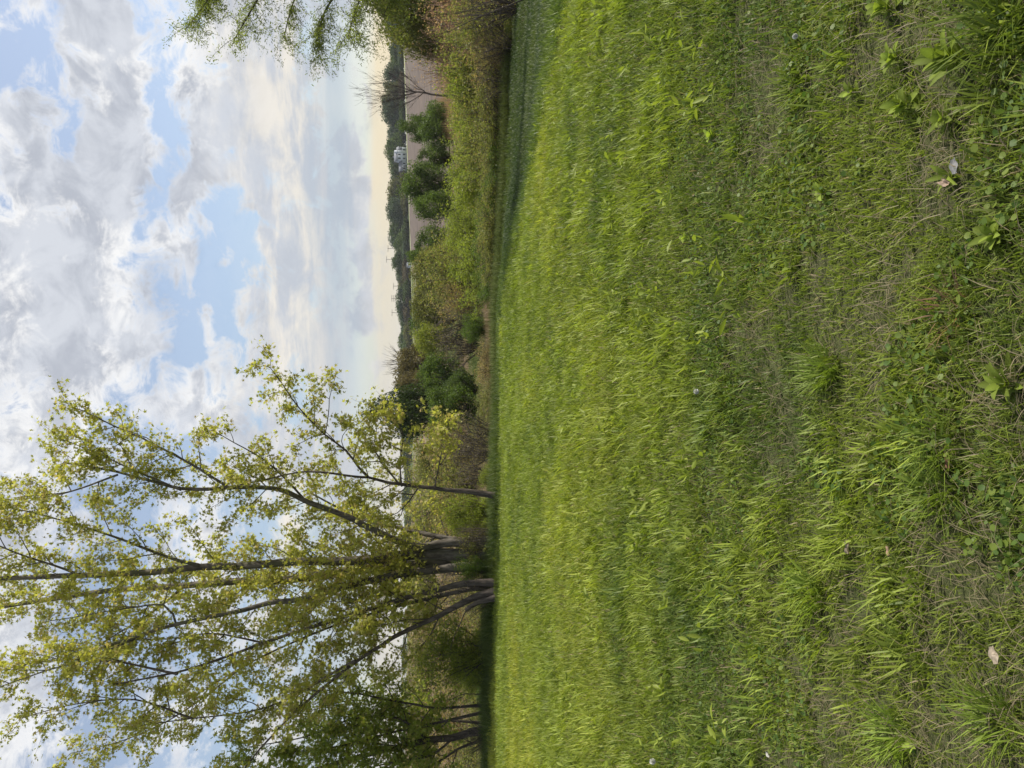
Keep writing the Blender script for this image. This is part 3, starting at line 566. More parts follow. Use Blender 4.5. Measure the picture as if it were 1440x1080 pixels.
SH = [
 # (label, kind, y, width px, x of the top, distance)
 ('brown bare-stemmed brush at the right frame edge beside the mown strip', 'bare', 5, 90, 640, 22.5),
 ('leafy olive shrub overhanging the right end of the dark grass strip', 'olive', 30, 80, 625, 24.5),
 ('low tangle of grey twigs at the foot of the right hand brush', 'bare', 62, 70, 668, 23.6),
 ('olive shrub with yellow leaf tips in front of the salmon reeds', 'olive', 88, 90, 618, 27),
 ('low bare bramble beside the shadowed grass hollow', 'bare', 112, 75, 672, 24.3),
 ('pale olive shrub directly under the bare spreading tree', 'lime', 128, 70, 632, 27.5),
 ('dense olive shrub left of the bare spreading tree', 'olive', 160, 90, 636, 27),
 ('bramble with arching grey stems below the twin evergreens', 'bare', 168, 80, 680, 25),
 ('yellowish shrub in front of the twin evergreens', 'lime', 190, 80, 644, 30),
 ('olive shrub with pale arching stems under the white house', 'olive', 218, 90, 640, 28),
 ('bright green low shrub where the brush meets the mown strip', 'green', 215, 80, 684, 25.5),
 ('yellow-green shrub below the lobed dark evergreen', 'lime', 262, 80, 640, 30),
 ('dark low shrub beside the pale gravel strip', 'green', 292, 70, 672, 27),
 ('tall yellow-green shrub in the middle of the brush', 'lime', 292, 80, 640, 33),
 ('yellow shrub under the gap that shows the ploughed field', 'lime', 322, 70, 628, 36),
 ('green shrub standing over the gravel strip', 'green', 338, 80, 664, 28.5),
 ('olive shrub between two yellow-green ones', 'olive', 345, 50, 622, 38),
 ('wide yellow-green shrub before the olive trees', 'lime', 372, 90, 640, 32),
 ('dark green low mound at the end of the brush', 'green', 388, 60, 672, 29),
 ('small bright shrub at the end of the brush row', 'lime', 408, 60, 660, 34),
 ('tawny twiggy shrub below the olive trees', 'tawny', 420, 60, 616, 44),
 ('olive mid-sized shrub above the rough slope', 'olive', 398, 90, 596, 46),
 ('bare grey brush at the upper rim of the rough slope', 'bare', 445, 110, 612, 50),
 ('small round green bush alone on the rough slope', 'green', 462, 34, 650, 41),
 ('bare grey thicket between rough slope and leafy trees', 'bare', 487, 80, 618, 47),
 ('grey leafless bramble bank behind the slim leaning maple', 'bare', 612, 80, 632, 33),
 ('brown leafless bramble bank under the yellow maple sprays', 'bare', 640, 90, 628, 30),
 ('low grey bramble bank just right of the slim leaning trunk', 'bare', 672, 80, 640, 27),
 ('small green sapling at the foot of the slim leaning trunk', 'lime', 673, 34, 676, 24.2),
 ('leafy green bush between the slim trunk and the thick clump', 'lime', 722, 60, 628, 25),
 ('yellow-leaved sapling right of the thick clump', 'lime', 744, 40, 640, 24.4),
 ('dry tawny brush behind the thick clump base', 'tawny', 800, 120, 648, 32),
 ('dark ivy-green bush wedged into the thick clump base', 'green', 800, 34, 640, 23.0),
 ('leafy green sapling between the slanting trunks and the three-stemmed tree', 'lime', 922, 96, 598, 23.8),
 ('low bright sapling under the green one', 'lime', 945, 70, 640, 24.6),
 ('tawny brush seen behind the green sapling', 'tawny', 900, 120, 640, 34),
 ('olive brush behind the three-stemmed tree', 'olive', 985, 110, 650, 34),
 ('olive brush behind the forked trunk at the frame edge', 'olive', 1060, 110, 640, 33),
 ('tawny brush between the slanting trunks and the sapling, farther back', 'tawny', 860, 130, 606, 40),
 ('low green brush right behind the slanting trunks', 'olive', 850, 90, 655, 27),
 ('tawny brush rising behind the three-stemmed tree', 'tawny', 960, 130, 604, 42),
 ('tawny brush rising behind the forked trunk', 'tawny', 1050, 130, 600, 42),
 ('grey brush seen through the gap left of the thick clump', 'bare', 815, 90, 612, 36),
 ('tawny brush behind the bush right of the thick clump', 'tawny', 740, 110, 602, 42),
 ('olive brush behind the slim leaning trunk', 'olive', 690, 100, 600, 44),
 ('tawny thicket between the dark round tree and the slim trunk', 'tawny', 630, 100, 592, 46),
 ('dark green low bush at the crest by the three-stemmed tree', 'green', 1010, 90, 676, 26),
 ('low leafy growth at the crest by the forked trunk', 'olive', 1065, 80, 672, 26),
 ('low bramble at the crest below the shadowed leafy trees', 'olive', 560, 90, 672, 38),
 ('low tawny growth on the rough slope', 'tawny', 515, 60, 668, 36),
 ('green mound closing the gap in the brush under the ploughed field', 'olive', 318, 80, 668, 26),
 ('olive mound by the gravel strip near the brush end', 'olive', 358, 70, 672, 26.5),
 ('low grey-green bramble at the strip edge under the white house', 'olive', 240, 80, 674, 26),
 ('low green bramble at the strip edge by the twin evergreens', 'olive', 195, 70, 668, 24.8),
 ('thin bramble at the strip edge near the bare spreading tree', 'olive', 140, 80, 664, 25),
 ('tawny bramble at the strip edge below the salmon reeds', 'tawny', 85, 80, 660, 25),
 ('far olive brush on the rise, seen between the thick clump and the slim trunk', 'olive', 735, 90, 566, 70),
 ('far olive brush on the rise, right behind the thick clump', 'olive', 785, 90, 567, 72),
 ('far olive brush on the rise behind the slanting trunks', 'olive', 835, 90, 568, 70),
 ('far dry brush on the rise behind the green sapling', 'tawny', 890, 110, 572, 74),
 ('far olive brush on the rise right of the three-stemmed tree', 'olive', 945, 100, 566, 70),
 ('far dry brush on the rise behind the three-stemmed tree', 'tawny', 1000, 110, 572, 72),
 ('far olive brush on the rise at the frame edge', 'olive', 1060, 110, 569, 70),
 ('far olive brush on the rise behind the slim leaning trunk', 'olive', 685, 90, 572, 66),
 ('reddish bare thicket at the right frame edge behind the sapling', 'rust', 12, 90, 604, 30),
 ('reddish bare thicket one step in from the right frame edge', 'rust', 48, 80, 606, 33),
 ('reddish thicket between the olive shrubs and the salmon reeds', 'rust', 85, 80, 600, 36),
 ('twiggy sprouts crowding the base of the thick clump', 'olive', 775, 60, 640, 23.4),
 ('tangle of bare sprouts in front of the slanting trunks', 'bare', 832, 70, 648, 22.6),
 ('bare sprouts between the thick clump and the leafy bush', 'bare', 752, 46, 640, 23.2),
 ('bare sprouts around the forked trunk at the frame edge', 'bare', 1040, 60, 650, 23.6),
 ('tall yellow-green shrub under the lobed dark evergreen', 'lime', 250, 80, 634, 38),
 ('tall olive shrub screening the field left of the visible gap', 'olive', 372, 80, 606, 46),
 ('tall lime shrub under the twin evergreens', 'lime', 170, 80, 636, 36),
 ('tall olive shrub under the bare spreading tree', 'olive', 120, 80, 632, 36),
]
for s in SH: shrub(s[0], s[1], s[2], s[3], s[4], s[5], 'shrubs and brush beyond the meadow')
# small trees of the middle distance: rounder crowns made of many leaf clumps, with a visible stem
def round_tree(seed, cols_, nclump=46, per=70, leaf=.055, spread=.16, lean=0):
    "unit tree 2 m wide and 2 m tall"
    global rng
    kr = rng; rng = np.random.default_rng(seed); w = Wood(); cl = []
    tr = shoot([0, 0, -.05], [lean, 0, 1], 1.25, .2, .05, 8); w.tube(tr, np.linspace(.05, .02, len(tr)), 7)
    ctr = []
    for _ in range(nclump):
        v = rng.normal(0, 1, 3); v = unit(v) * (.35 + .5 * rng.random() ** .5); c = np.array([v[0] * .95, v[1] * .95, 1.18 + v[2] * .92]); c[2] = max(c[2], .25); ctr.append(c)
        j = min(8, max(1, int(c[2] / 1.3 * 5))); w.tube(np.array([tr[j - 1], tr[j - 1] * .5 + c * .5 + [0, 0, -.05], c]), [.02, .012, .005], 4)
    ctr = np.array(ctr); k = rng.random(len(ctr)); Pp = []; br = []
    for c, kk in zip(ctr, k):
        v = rng.normal(0, 1, (per, 3)); v /= np.linalg.norm(v, axis=1)[:, None]; Pp.append(c + v * (spread * (.75 + .6 * kk)) * rng.random((per, 1)) ** .35); br.append(np.full(per, kk))
    Pp = np.concatenate(Pp); br = np.concatenate(br); n_ = len(Pp)
    c = lerp(np.tile(np.array(cols_[0]), (n_, 1)), np.array(cols_[1]), np.clip(br * .6 + rng.random(n_) * .45, 0, 1))
    a = Acc(); a.add(*rot_leaf(Pp, leaf * (.6 + .8 * rng.random(n_)), c, *OVAL, upb=.2, nbs=.3)); rng = kr
    return w, a
TK = {'deep': [(.020, .034, .013), (.050, .078, .024)], 'dark': [(.042, .070, .020), (.105, .150, .038)], 'green': [(.04, .075, .018), (.12, .17, .035)], 'olive': [(.085, .095, .03), (.18, .18, .055)], 'lime': [(.13, .17, .03), (.26, .28, .05)],
      'brown': [(.085, .075, .04), (.16, .13, .07)], 'blue': [(.050, .078, .046), (.105, .145, .070)]}
TP = {}
def tree(label, kind, yc, wpx, xtop, d, group, near=True, base=None, name='leafy_tree', cat='tree'):
    c = P(600, yc, d); z0 = hz(c[0], d); top = EYE - d * (xtop - X_HOR) / F_PX; hgt = max(1.0, top - z0); wid = wpx / F_PX * d / 2
    z0 = z0 if near else z0 - .16 * hgt; hgt = hgt if near else hgt * 1.16
    o = tag(empty(name, (c[0], d, z0 - .05)), label, cat, group); key = (kind, int(rng.integers(0, 3)), near)
    if key not in TP:
        if near: w, a = round_tree(200 + key[1] * 7 + len(kind), TK[kind], 70, 170, .055, .23)
        else: w, a = round_tree(300 + key[1] * 7 + len(kind), TK[kind], 75, 80, .095, .26)
        q1 = w.build('trunk', M['bark_dark'], None); q2 = a.build('crown', M['leaf'] if near else M['far'], None)
        col.objects.unlink(q1); col.objects.unlink(q2); TP[key] = (q1, q2)
    for src in TP[key]: q = src.copy(); col.objects.link(q); q.parent = o
    o.scale = (wid / .94, wid / .94, hgt / (2.0 if near else 2.14)); o.rotation_euler = (0, 0, rng.random() * 6.28); return o
MG = 'small trees between the brush and the ploughed field'
for a in [
 ('upper dark evergreen of the pair right of the white house', 'dark', 182, 44, 558, 66), ('lower wide evergreen of the pair beside the bare tree', 'dark', 182, 74, 587, 58),
 ('small dark bush standing alone before the field under the white house', 'dark', 224, 38, 584, 62), ('large lobed dark evergreen left of the white house', 'dark', 262, 66, 561, 60),
 ('dark green tree leaning on the lobed evergreen', 'green', 290, 50, 580, 56), ('dark green tree left of the visible ploughed field', 'dark', 348, 66, 580, 60),
 ('small round tree topping the olive trees', 'green', 363, 30, 572, 70), ('pale olive tree beside the dark one', 'olive', 385, 76, 577, 58),
 ('wide olive tree in the middle distance', 'olive', 425, 80, 576, 62), ('green tree between olive and golden ones', 'green', 450, 64, 575, 66),
 ('golden olive tree', 'lime', 478, 54, 579, 60), ('brown budding tree below the bare twigs', 'brown', 512, 62, 556, 64),
 ('brown budding tree against the dark round one', 'brown', 540, 52, 556, 60), ('bright green tree with sunlit top above the rough slope', 'green', 528, 66, 586, 50),
 ('dark glossy round tree breaking the skyline', 'deep', 578, 78, 514, 52), ('broad deep green tree under the dark round one', 'green', 572, 76, 600, 44),
 ('deep green tree with shaded foot beside the rough slope', 'dark', 548, 60, 620, 46), ('olive tree glimpsed behind the slim leaning maple', 'olive', 650, 70, 585, 58)]:
    tree(a[0] if a[0] != 'golden olive tree' else 'golden olive tree left of the utility poles', *a[1:], MG)
# dark green masses at right behind the willow
for a in [('leafy olive tree filling the right edge below the willow', 'olive', 12, 110, 512, 34), ('olive tree beside the right edge above the salmon reeds', 'olive', 60, 60, 545, 36)]:
    tree(*a, MG)

# far tree line, one object per tree
FAR = []
tops = [(-40, 548), (0, 545), (40, 543), (70, 546), (95, 547), (118, 541), (140, 535), (160, 536), (178, 548), (198, 541), (214, 544), (232, 545), (255, 547), (275, 547), (298, 540), (318, 547), (335, 548), (352, 552),
        (370, 552), (388, 558), (405, 558), (425, 559), (445, 559), (462, 562), (480, 563), (500, 562), (525, 560), (550, 560), (580, 562), (610, 565), (640, 565), (670, 566), (700, 567), (740, 567), (780, 568), (820, 568), (870, 566), (920, 566), (970, 566), (1020, 566), (1070, 566)]
kinds = ['blue', 'dark', 'blue', 'green', 'dark', 'blue', 'olive']
names = {}
for i, (yy, xt) in enumerate(tops):
    d = 505 + 30 * math.sin(i * 1.7); kd = kinds[i % 7] if yy < 600 else 'dark'
    FAR.append((yy, xt - 1 + 3.0 * math.sin(i * 2.3), 44 + 9 * math.sin(i * 3.1), d, kd))
for i, yy in enumerate([30, 85, 128, 165, 250, 290, 330, 356, 380, 412, 436, 470]):   # a lower front rank
    FAR.append((yy, 557 + yy * .02, 40, 470, ['dark', 'blue', 'brown', 'dark', 'brown', 'olive'][i % 6]))
ORD = ['first', 'second', 'third', 'fourth', 'fifth', 'sixth', 'seventh', 'eighth', 'ninth', 'tenth', 'eleventh', 'twelfth', 'thirteenth', 'fourteenth', 'fifteenth', 'sixteenth', 'seventeenth', 'eighteenth', 'nineteenth', 'twentieth',
       'twenty-first', 'twenty-second', 'twenty-third', 'twenty-fourth', 'twenty-fifth', 'twenty-sixth', 'twenty-seventh', 'twenty-eighth', 'twenty-ninth', 'thirtieth']
cnt = {}
word = {'blue': 'bluish dark', 'dark': 'dark', 'green': 'mid green', 'olive': 'olive', 'brown': 'brown budding'}
for q in sorted(FAR, key=lambda q: abs(q[0] - 225)):
    side = 'right' if q[0] < 225 else 'left'; rank = 'low front' if q[3] == 470 else 'tall back'
    k = (side, rank); cnt[k] = cnt.get(k, 0) + 1
    tree(f'{word[q[4]]} tree of the {rank} rank, {ORD[cnt[k]-1]} to the {side} of the white house', q[4], q[0], q[2], q[1], q[3], 'trees of the far tree line', near=False, name='far_tree')

# ---------------------------------------------------------------- bare tree, willow, saplings
def bare_tree():
    base = P(630, 133, 44); z = hz(base[0], base[1]); o = tag(empty('bare_tree', (base[0], base[1], z)), 'leafless dark tree with a fan of fine twigs against the pale horizon', 'tree')
    w = Wood(); root = np.array([base[0], base[1], z - .1]); d = 44
    tr = resample(np.array([root, P(617, 134, d), P(600, 131, d), P(589, 129, d)]), .25); w.tube(tr, np.linspace(.085, .05, len(tr)), 8)
    for tgt in [[(581, 128), (565, 115), (548, 106), (530, 100)], [(580, 128), (560, 122), (540, 117), (520, 113)], [(582, 129), (560, 130), (535, 128), (512, 126)], [(583, 130), (563, 137), (540, 143), (522, 148)],
                [(595, 131), (578, 142), (560, 152), (548, 158)], [(588, 129), (575, 133), (550, 134), (515, 136)], [(600, 131), (585, 120), (575, 110), (566, 102)]]:
        dd = d + rng.uniform(-1.2, 1.2); st = resample(np.vstack([tr[-1 - int(rng.integers(0, 3))], [P(x, y, d + (dd - d) * (i + 1) / 4) for i, (x, y) in enumerate(tgt)]]), .3); w.tube(st, np.linspace(.032, .006, len(st)), 5)
        for q in range(22):
            j = rng.integers(3, len(st)); tw = shoot(st[j - 1], unit(st[j] - st[j - 1]) + rng.normal(0, .35, 3), .5 + 1.0 * rng.random(), .6, .08, 4); w.tube(tw, np.linspace(.007, .003, len(tw)), 3)
            for _ in range(2): t2 = shoot(tw[2], unit(tw[3] - tw[2]) + rng.normal(0, .4, 3), .3 + .4 * rng.random(), .5, .1, 3); w.tube(t2, np.linspace(.007, .004, len(t2)), 3)
    w.build('trunk', M['bark_dark'], o)
bare_tree()
def twigs_tree():
    base = P(640, 515, 66); z = hz(base[0], base[1]); o = tag(empty('bare_tree', (base[0], base[1], z)), 'leafless twigs rising over the brown budding trees', 'tree'); w = Wood()
    c0 = P(572, 512, 66); w.tube(resample(np.array([[base[0], base[1], z - .1], P(610, 514, 66), c0]), .5), np.linspace(.14, .07, len(resample(np.array([[base[0], base[1], z - .1], P(610, 514, 66), c0]), .5))), 7)
    for y in (490, 500, 506, 513, 520, 528):
        st = resample(np.array([c0, P(562, (512 + y) / 2, 66), P(547 + abs(y - 512) * .3, y, 66)]), .4); w.tube(st, np.linspace(.05, .012, len(st)), 5)
        for q in range(10): j = rng.integers(2, len(st)); tw = shoot(st[j - 1], unit(st[j] - st[j - 1]) + rng.normal(0, .4, 3), .7 + .7 * rng.random(), .4, .08, 3); w.tube(tw, np.linspace(.014, .007, len(tw)), 3)
    w.build('trunk', M['bark_dark'], o)
twigs_tree()
def willow():
    d = 19.5; base = P(740, -150, d); z = hz(base[0], base[1]); o = tag(empty('willow_tree', (base[0], base[1], z - .05)), 'willow with narrow drooping leaves hanging in from the right edge', 'tree')
    w = Wood(); cl = []; root = np.array([base[0], base[1], z - .1])
    tr = resample(np.array([root, P(640, -150, d), P(540, -145, d), P(440, -150, d), P(330, -140, d), P(240, -130, d)]), .3); w.tube(tr, np.linspace(.22, .06, len(tr)), 10)
    limbs = [[(420, -140), (360, -90), (310, -30), (285, 10), (262, 40)], [(480, -145), (420, -90), (380, -30), (350, 20), (330, 55)], [(540, -145), (480, -90), (430, -30), (410, 10), (400, 50)],
             [(560, -145), (520, -80), (480, -20), (455, 20), (445, 60)], [(600, -148), (560, -90), (520, -30), (500, 15), (490, 50)], [(350, -140), (310, -90), (290, -50), (280, 0)], [(620, -148), (590, -80), (560, -20), (540, 20)]]
    for L in limbs:
        d1 = d + rng.uniform(-1.5, 1.5); st = resample(traced(L, d, d1), .25); w.tube(st, np.linspace(.06, .012, len(st)), 6); n_ = len(st)
        for q in range(48):
            j = int(rng.integers(int(n_ * .35), n_)); s0 = st[j]; dirn = unit(st[j] - st[j - 1]) * .9 + rng.normal(0, .5, 3)
            tw = shoot(s0, dirn, .30 + .85 * rng.random(), -.9, .10, 6); w.tube(tw, np.linspace(.007, .003, len(tw)), 3)
            for h_ in range(1, 7): cl.append(tw[h_]); cl.append((tw[h_] + tw[h_ - 1]) / 2)
    w.build('trunk', M['bark_dark'], o)
    leafset(cl, 8, .07, .085, [(.12, .16, .035), (.25, .28, .065)], WILLOW, upb=.1, drop=.35).build('crown', M['leaf'], o)
willow()
def sapling(label, L, d, r):
    st0 = traced(L, d, d); st0[0][2] = hz(st0[0][0], st0[0][1]) - .05; o = tag(empty('sapling', tuple(st0[0])), label, 'sapling', 'thin saplings by the mown strip'); w = Wood(); cl = []
    st = resample(st0, .2); w.tube(st, np.linspace(r, .006, len(st)), 6)
    for q in range(14): j = int(rng.integers(len(st) // 3, len(st))); tw = shoot(st[j], unit(st[j] - st[j - 1]) + rng.normal(0, .6, 3), .3 + .4 * rng.random(), .3, .1, 4); w.tube(tw, np.linspace(.007, .003, len(tw)), 3); cl += [tw[2], tw[4]]
    w.build('stem', M['bark_dark'], o); leafset(cl, 4, .05, .05, KIND['olive'][3], OVAL).build('foliage', M['leaf'], o)
sapling('thin dark sapling slanting across the right brush, the longer of two', [(735, -5), (715, 8), (699, 14), (665, 28), (640, 40), (628, 47)], 20.5, .022)
sapling('thin curved sapling at the frame edge, the shorter of two', [(735, -8), (715, -1), (692, 1), (668, 11), (648, 18), (630, 20)], 20.8, .018)

# ---------------------------------------------------------------- house, shed, poles
def box(acc, c, s, rz=0):
    x, y, z = s; v = np.array([[a * x / 2, b_ * y / 2, c_ * z / 2] for a in (-1, 1) for b_ in (-1, 1) for c_ in (-1, 1)]); v = v + np.array(c)
    f = np.array([[0, 1, 3, 2], [4, 6, 7, 5], [0, 4, 5, 1], [2, 3, 7, 6], [0, 2, 6, 4], [1, 5, 7, 3]]); acc.add(v, [f], np.full((8, 3), .5))
def gable(acc, x0, x1, y0, y1, z0, z1, ov=.35, along='x', th=.18):
    "two sloping slabs"
    if along == 'x':
        ym = (y0 + y1) / 2
        for ya, s_ in ((y0 - ov, 1), (y1 + ov, -1)):
            zz_ = z0 - ov * (z1 - z0) / ((y1 - y0) / 2)
            v = np.array([[x0 - ov, ya, zz_], [x1 + ov, ya, zz_], [x1 + ov, ym + s_ * -.01, z1], [x0 - ov, ym + s_ * -.01, z1]]); v = np.vstack([v, v + [0, 0, th]])
            acc.add(v, [np.array([[0, 1, 2, 3], [7, 6, 5, 4], [0, 4, 5, 1], [1, 5, 6, 2], [2, 6, 7, 3], [3, 7, 4, 0]])], np.full((8, 3), .5))
    else:
        xm = (x0 + x1) / 2
        for xa, s_ in ((x0 - ov, 1), (x1 + ov, -1)):
            zz_ = z0 - ov * (z1 - z0) / ((x1 - x0) / 2)
            v = np.array([[xa, y0 - ov, zz_], [xa, y1 + ov, zz_], [xm - s_ * .01, y1 + ov, z1], [xm - s_ * .01, y0 - ov, z1]]); v = np.vstack([v, v + [0, 0, th]])
            acc.add(v, [np.array([[0, 1, 2, 3], [7, 6, 5, 4], [0, 4, 5, 1], [1, 5, 6, 2], [2, 6, 7, 3], [3, 7, 4, 0]])], np.full((8, 3), .5))
def house():
    d = 462; cx = P(600, 223, d)[0]; z = hz(cx, d); o = tag(empty('farmhouse', (cx, d, z)), 'white two-storey farmhouse with grey roof in front of the far tree line', 'house')
    k = d / F_PX          # metres per photo pixel there
    def part(name, fn, mat, par=o):
        a = Acc(); fn(a); return mesh(name, np.concatenate(a.V) + np.array(o.location), [np.concatenate(v) for v in a.F.values()], M[mat], par if par is o else None) if par is o else None
    def walls(a):
        box(a, (.4, 3, 2.9), (6.0, 6, 6.4)); box(a, (4.6, 3.2, 2.4), (2.4, 5, 5.4)); box(a, (-5.6, 3, 1.5), (6.0, 5, 3.6))
        for xx in (-2.58, 3.38): a.add(np.array([[xx, 0, 6.1], [xx, 6, 6.1], [xx, 3, 7.85]]), [np.array([[0, 1, 2]])], np.full((3, 3), .5))
        box(a, (2.6, .3, 3.7), (1.7, 1.2, 8.3))
    wl = part('wall', walls, 'white')
    part('roof', lambda a: (gable(a, -2.6, 3.4, 0, 6, 6.1, 7.9, .35), gable(a, 3.5, 5.9, .7, 5.7, 5.1, 6.5, .3), gable(a, -8.6, -2.75, .5, 5.5, 3.3, 5.0, .3)), 'roofing')
    for (x, zc, y) in [(-1.4, 4.8, 0), (1.0, 4.8, 0), (1.0, 1.9, 0), (-1.4, 1.9, 0), (-4.3, 1.9, .5), (-7.4, 1.9, .5), (4.2, 1.8, .7), (5.1, 4.0, .7), (3.9, 4.0, .7)]:
        a = Acc(); box(a, (x, y - .04, zc), (1.0, .12, 1.7)); w = mesh('window', np.concatenate(a.V) + np.array(o.location), [np.concatenate(v) for v in a.F.values()], M['white'], o)
        a = Acc(); box(a, (x, y - .12, zc), (.82, .06, 1.5)); p_ = mesh('pane', np.concatenate(a.V), [np.concatenate(v) for v in a.F.values()], M['glass'], None); p_.parent = w
    part('door', lambda a: box(a, (-5.9, .45, 1.1), (.95, .12, 2.1)), 'roofing')
    part('chimney', lambda a: box(a, (.4, 4.2, 8.1), (.7, .7, 1.6)), 'roofing')
house()
def shed():
    d = 440; cx = P(600, 374, d)[0]; z = hz(cx, d); o = tag(empty('shed', (cx, d, z)), 'tiny white shed glimpsed between the shrubs left of the ploughed field', 'shed')
    for nm, mt, fn in (('wall', 'white', lambda a: box(a, (0, 1.5, .85), (2.6, 3, 1.9))), ('roof', 'roofing', lambda a: gable(a, -1.3, 1.3, 0, 3, 1.8, 2.4, .2)), ('door', 'glass', lambda a: box(a, (.3, -.04, .8), (.8, .1, 1.6)))):
        a = Acc(); fn(a); mesh(nm, np.concatenate(a.V) + np.array(o.location), [np.concatenate(v) for v in a.F.values()], M[mt], o)
shed()
PG = 'utility poles behind the far trees'
for i, (yy, xt, arms, lab) in enumerate([(352, 545.5, 1, 'utility pole nearest the white house, its crossarm just above the trees'), (367, 543.5, 1, 'tallest utility pole, second from the white house, single crossarm'), (404, 553, 1, 'third utility pole from the white house, low over the trees'),
                                  (421, 550.5, 3, 'fourth utility pole from the white house, with three crossarms'), (441, 551, 1, 'utility pole farthest from the white house, single crossarm')]):
    d = 585; c = P(600, yy, d); z = hz(c[0], d); top = EYE - d * (xt - X_HOR) / F_PX; o = tag(empty('utility_pole', (c[0], d, z)), lab, 'utility pole', PG)
    w = Wood(); w.tube([[c[0], d, z - .2], [c[0], d, (z + top) / 2], [c[0], d, top]], [.26, .22, .17], 8); w.build('pole', M['pole'], o)
    for j in range(arms):
        a = Acc(); box(a, (c[0], d, top - .5 - 1.3 * j), (5.0, .22, .24)); [box(a, (c[0] + q, d, top - .5 - 1.3 * j + .3), (.16, .16, .34)) for q in (-2.3, -1.2, 1.2, 2.3)]
        mesh('crossarm', np.concatenate(a.V), [np.concatenate(v) for v in a.F.values()], M['pole'], o)

# pale gravel strip glimpsed behind the meadow edge
pp = [ground_at(704, 250), ground_at(705, 275), ground_at(703, 300), ground_at(709, 320), ground_at(708, 345), ground_at(706, 372)]
yy = resample(np.array([[p_[0], p_[1] + .6, 0] for p_ in pp]), .4); VV = []
for p_ in yy:
    for o_ in (-.3, 0, .3): VV.append([p_[0], p_[1] + o_, hz(p_[0], p_[1] + o_) + .05 + (.05 if o_ == 0 else 0)])
i2 = np.arange(len(VV)).reshape(-1, 3)
tag(mesh('path', np.array(VV), [np.stack([i2[:-1, :-1], i2[:-1, 1:], i2[1:, 1:], i2[1:, :-1]], -1).reshape(-1, 4)], M['stone'], None, None, True), kind='structure')

# ---------------------------------------------------------------- foreground plants and litter
def long_leaf(acc, base, az, length, width, rise, droop, c, tooth=0):
    K = 9; s_ = np.linspace(0, 1, K); L = np.array([math.cos(az), math.sin(az), 0]); S = np.array([-math.sin(az), math.cos(az), 0])
    el = rise; ctr = [np.array(base, float)]
    for i in range(1, K): e = el - droop * s_[i]; ctr.append(ctr[-1] + length / (K - 1) * (L * math.cos(e) + UP * math.sin(e)))
    ctr = np.array(ctr); wv = width * .5 * np.sin(math.pi * np.clip(s_ * .93 + .05, 0, 1)) ** .8 * (1 + tooth * np.array([0, 1, -1, 1, -1, 1, -1, 1, 0]) * .35); wv[-1] = 0
    fold = .35; V = np.concatenate([ctr - S * wv[:, None] + UP * (wv * fold)[:, None], ctr, ctr + S * wv[:, None] + UP * (wv * fold)[:, None]])
    i = np.arange(K - 1); F = np.concatenate([np.stack([i, i + 1, i + K + 1, i + K], 1), np.stack([i + K, i + K + 1, i + 2 * K + 1, i + 2 * K], 1)])
    cc = np.tile(c, (3 * K, 1)); cc[K:2 * K] *= 1.25; acc.add(V, [F], cc)
WD = [ # label, x, y, leaves, length, width, colours, toothed, upright
 ('tall pale broad-leaved weed at the right frame edge', 1262, 12, 12, .10, .032, 1.0, 0, .9),
 ('small bright weed just below the tall pale one', 1212, 130, 9, .075, .028, 1.05, 0, .9),
 ('yellowish upright weed between two long dark grass tufts', 1275, 82, 12, .09, .032, 1.1, 0, .9),
 ('largest broad-leaved weed, fan of long leaves among dark tall grass', 1365, 82, 15, .13, .04, .95, 0, 1.0),
 ('pale weed with notched leaf tips beside the largest one', 1290, 148, 13, .10, .034, 1.05, 0, .9),
 ('short weed patch left of the notched weed', 1345, 168, 11, .09, .03, .9, 0, .8),
 ('weed with paired light leaves near the small bare patch', 1168, 272, 8, .08, .03, 1.1, 0, .8),
 ('low weed with drooping leaves in mid grass', 1122, 376, 10, .08, .026, 1.0, 0, .7),
 ('weed with long strap leaves beside the crumpled dry leaf', 1345, 248, 8, .10, .022, 1.0, 0, .5),
 ('leafy weed toward the viewer from the crumpled dry leaf', 1415, 330, 12, .10, .03, 1.0, 0, .6),
 ('bright fan of broad leaves at the bottom frame edge', 1436, 540, 12, .11, .032, .95, 0, .8),
 ('dandelion rosette with toothed leaves in the bare centre', 1195, 706, 10, .13, .034, .95, 1, .35),
 ('round-leaved yellowish weed above the dark hollow', 1275, 412, 12, .035, .03, 1.15, 0, .5),
 ('dark feathery weed mound in the hollow', 1290, 470, 26, .07, .012, .55, 1, .6),
 ('bright three-leaved weed in the sunlit meadow', 1052, 445, 6, .07, .026, 1.25, 0, .8),
 ('glowing yellow-green weed in the sunny mid meadow', 972, 334, 7, .08, .032, 1.3, 0, .8),
 ('broad pale weed near the right edge of the mid meadow', 1010, 190, 9, .09, .036, 1.15, 0, .8),
 ('trio of pale broad leaves at the upper right of the meadow', 945, 52, 8, .10, .038, 1.0, 0, .8),
 ('small leafy weed in the lower left grass', 1085, 758, 7, .06, .024, 1.0, 0, .7),
 ('yellowing weed tuft at the lower left frame edge', 1300, 1045, 9, .07, .016, 1.3, 0, .8),
]
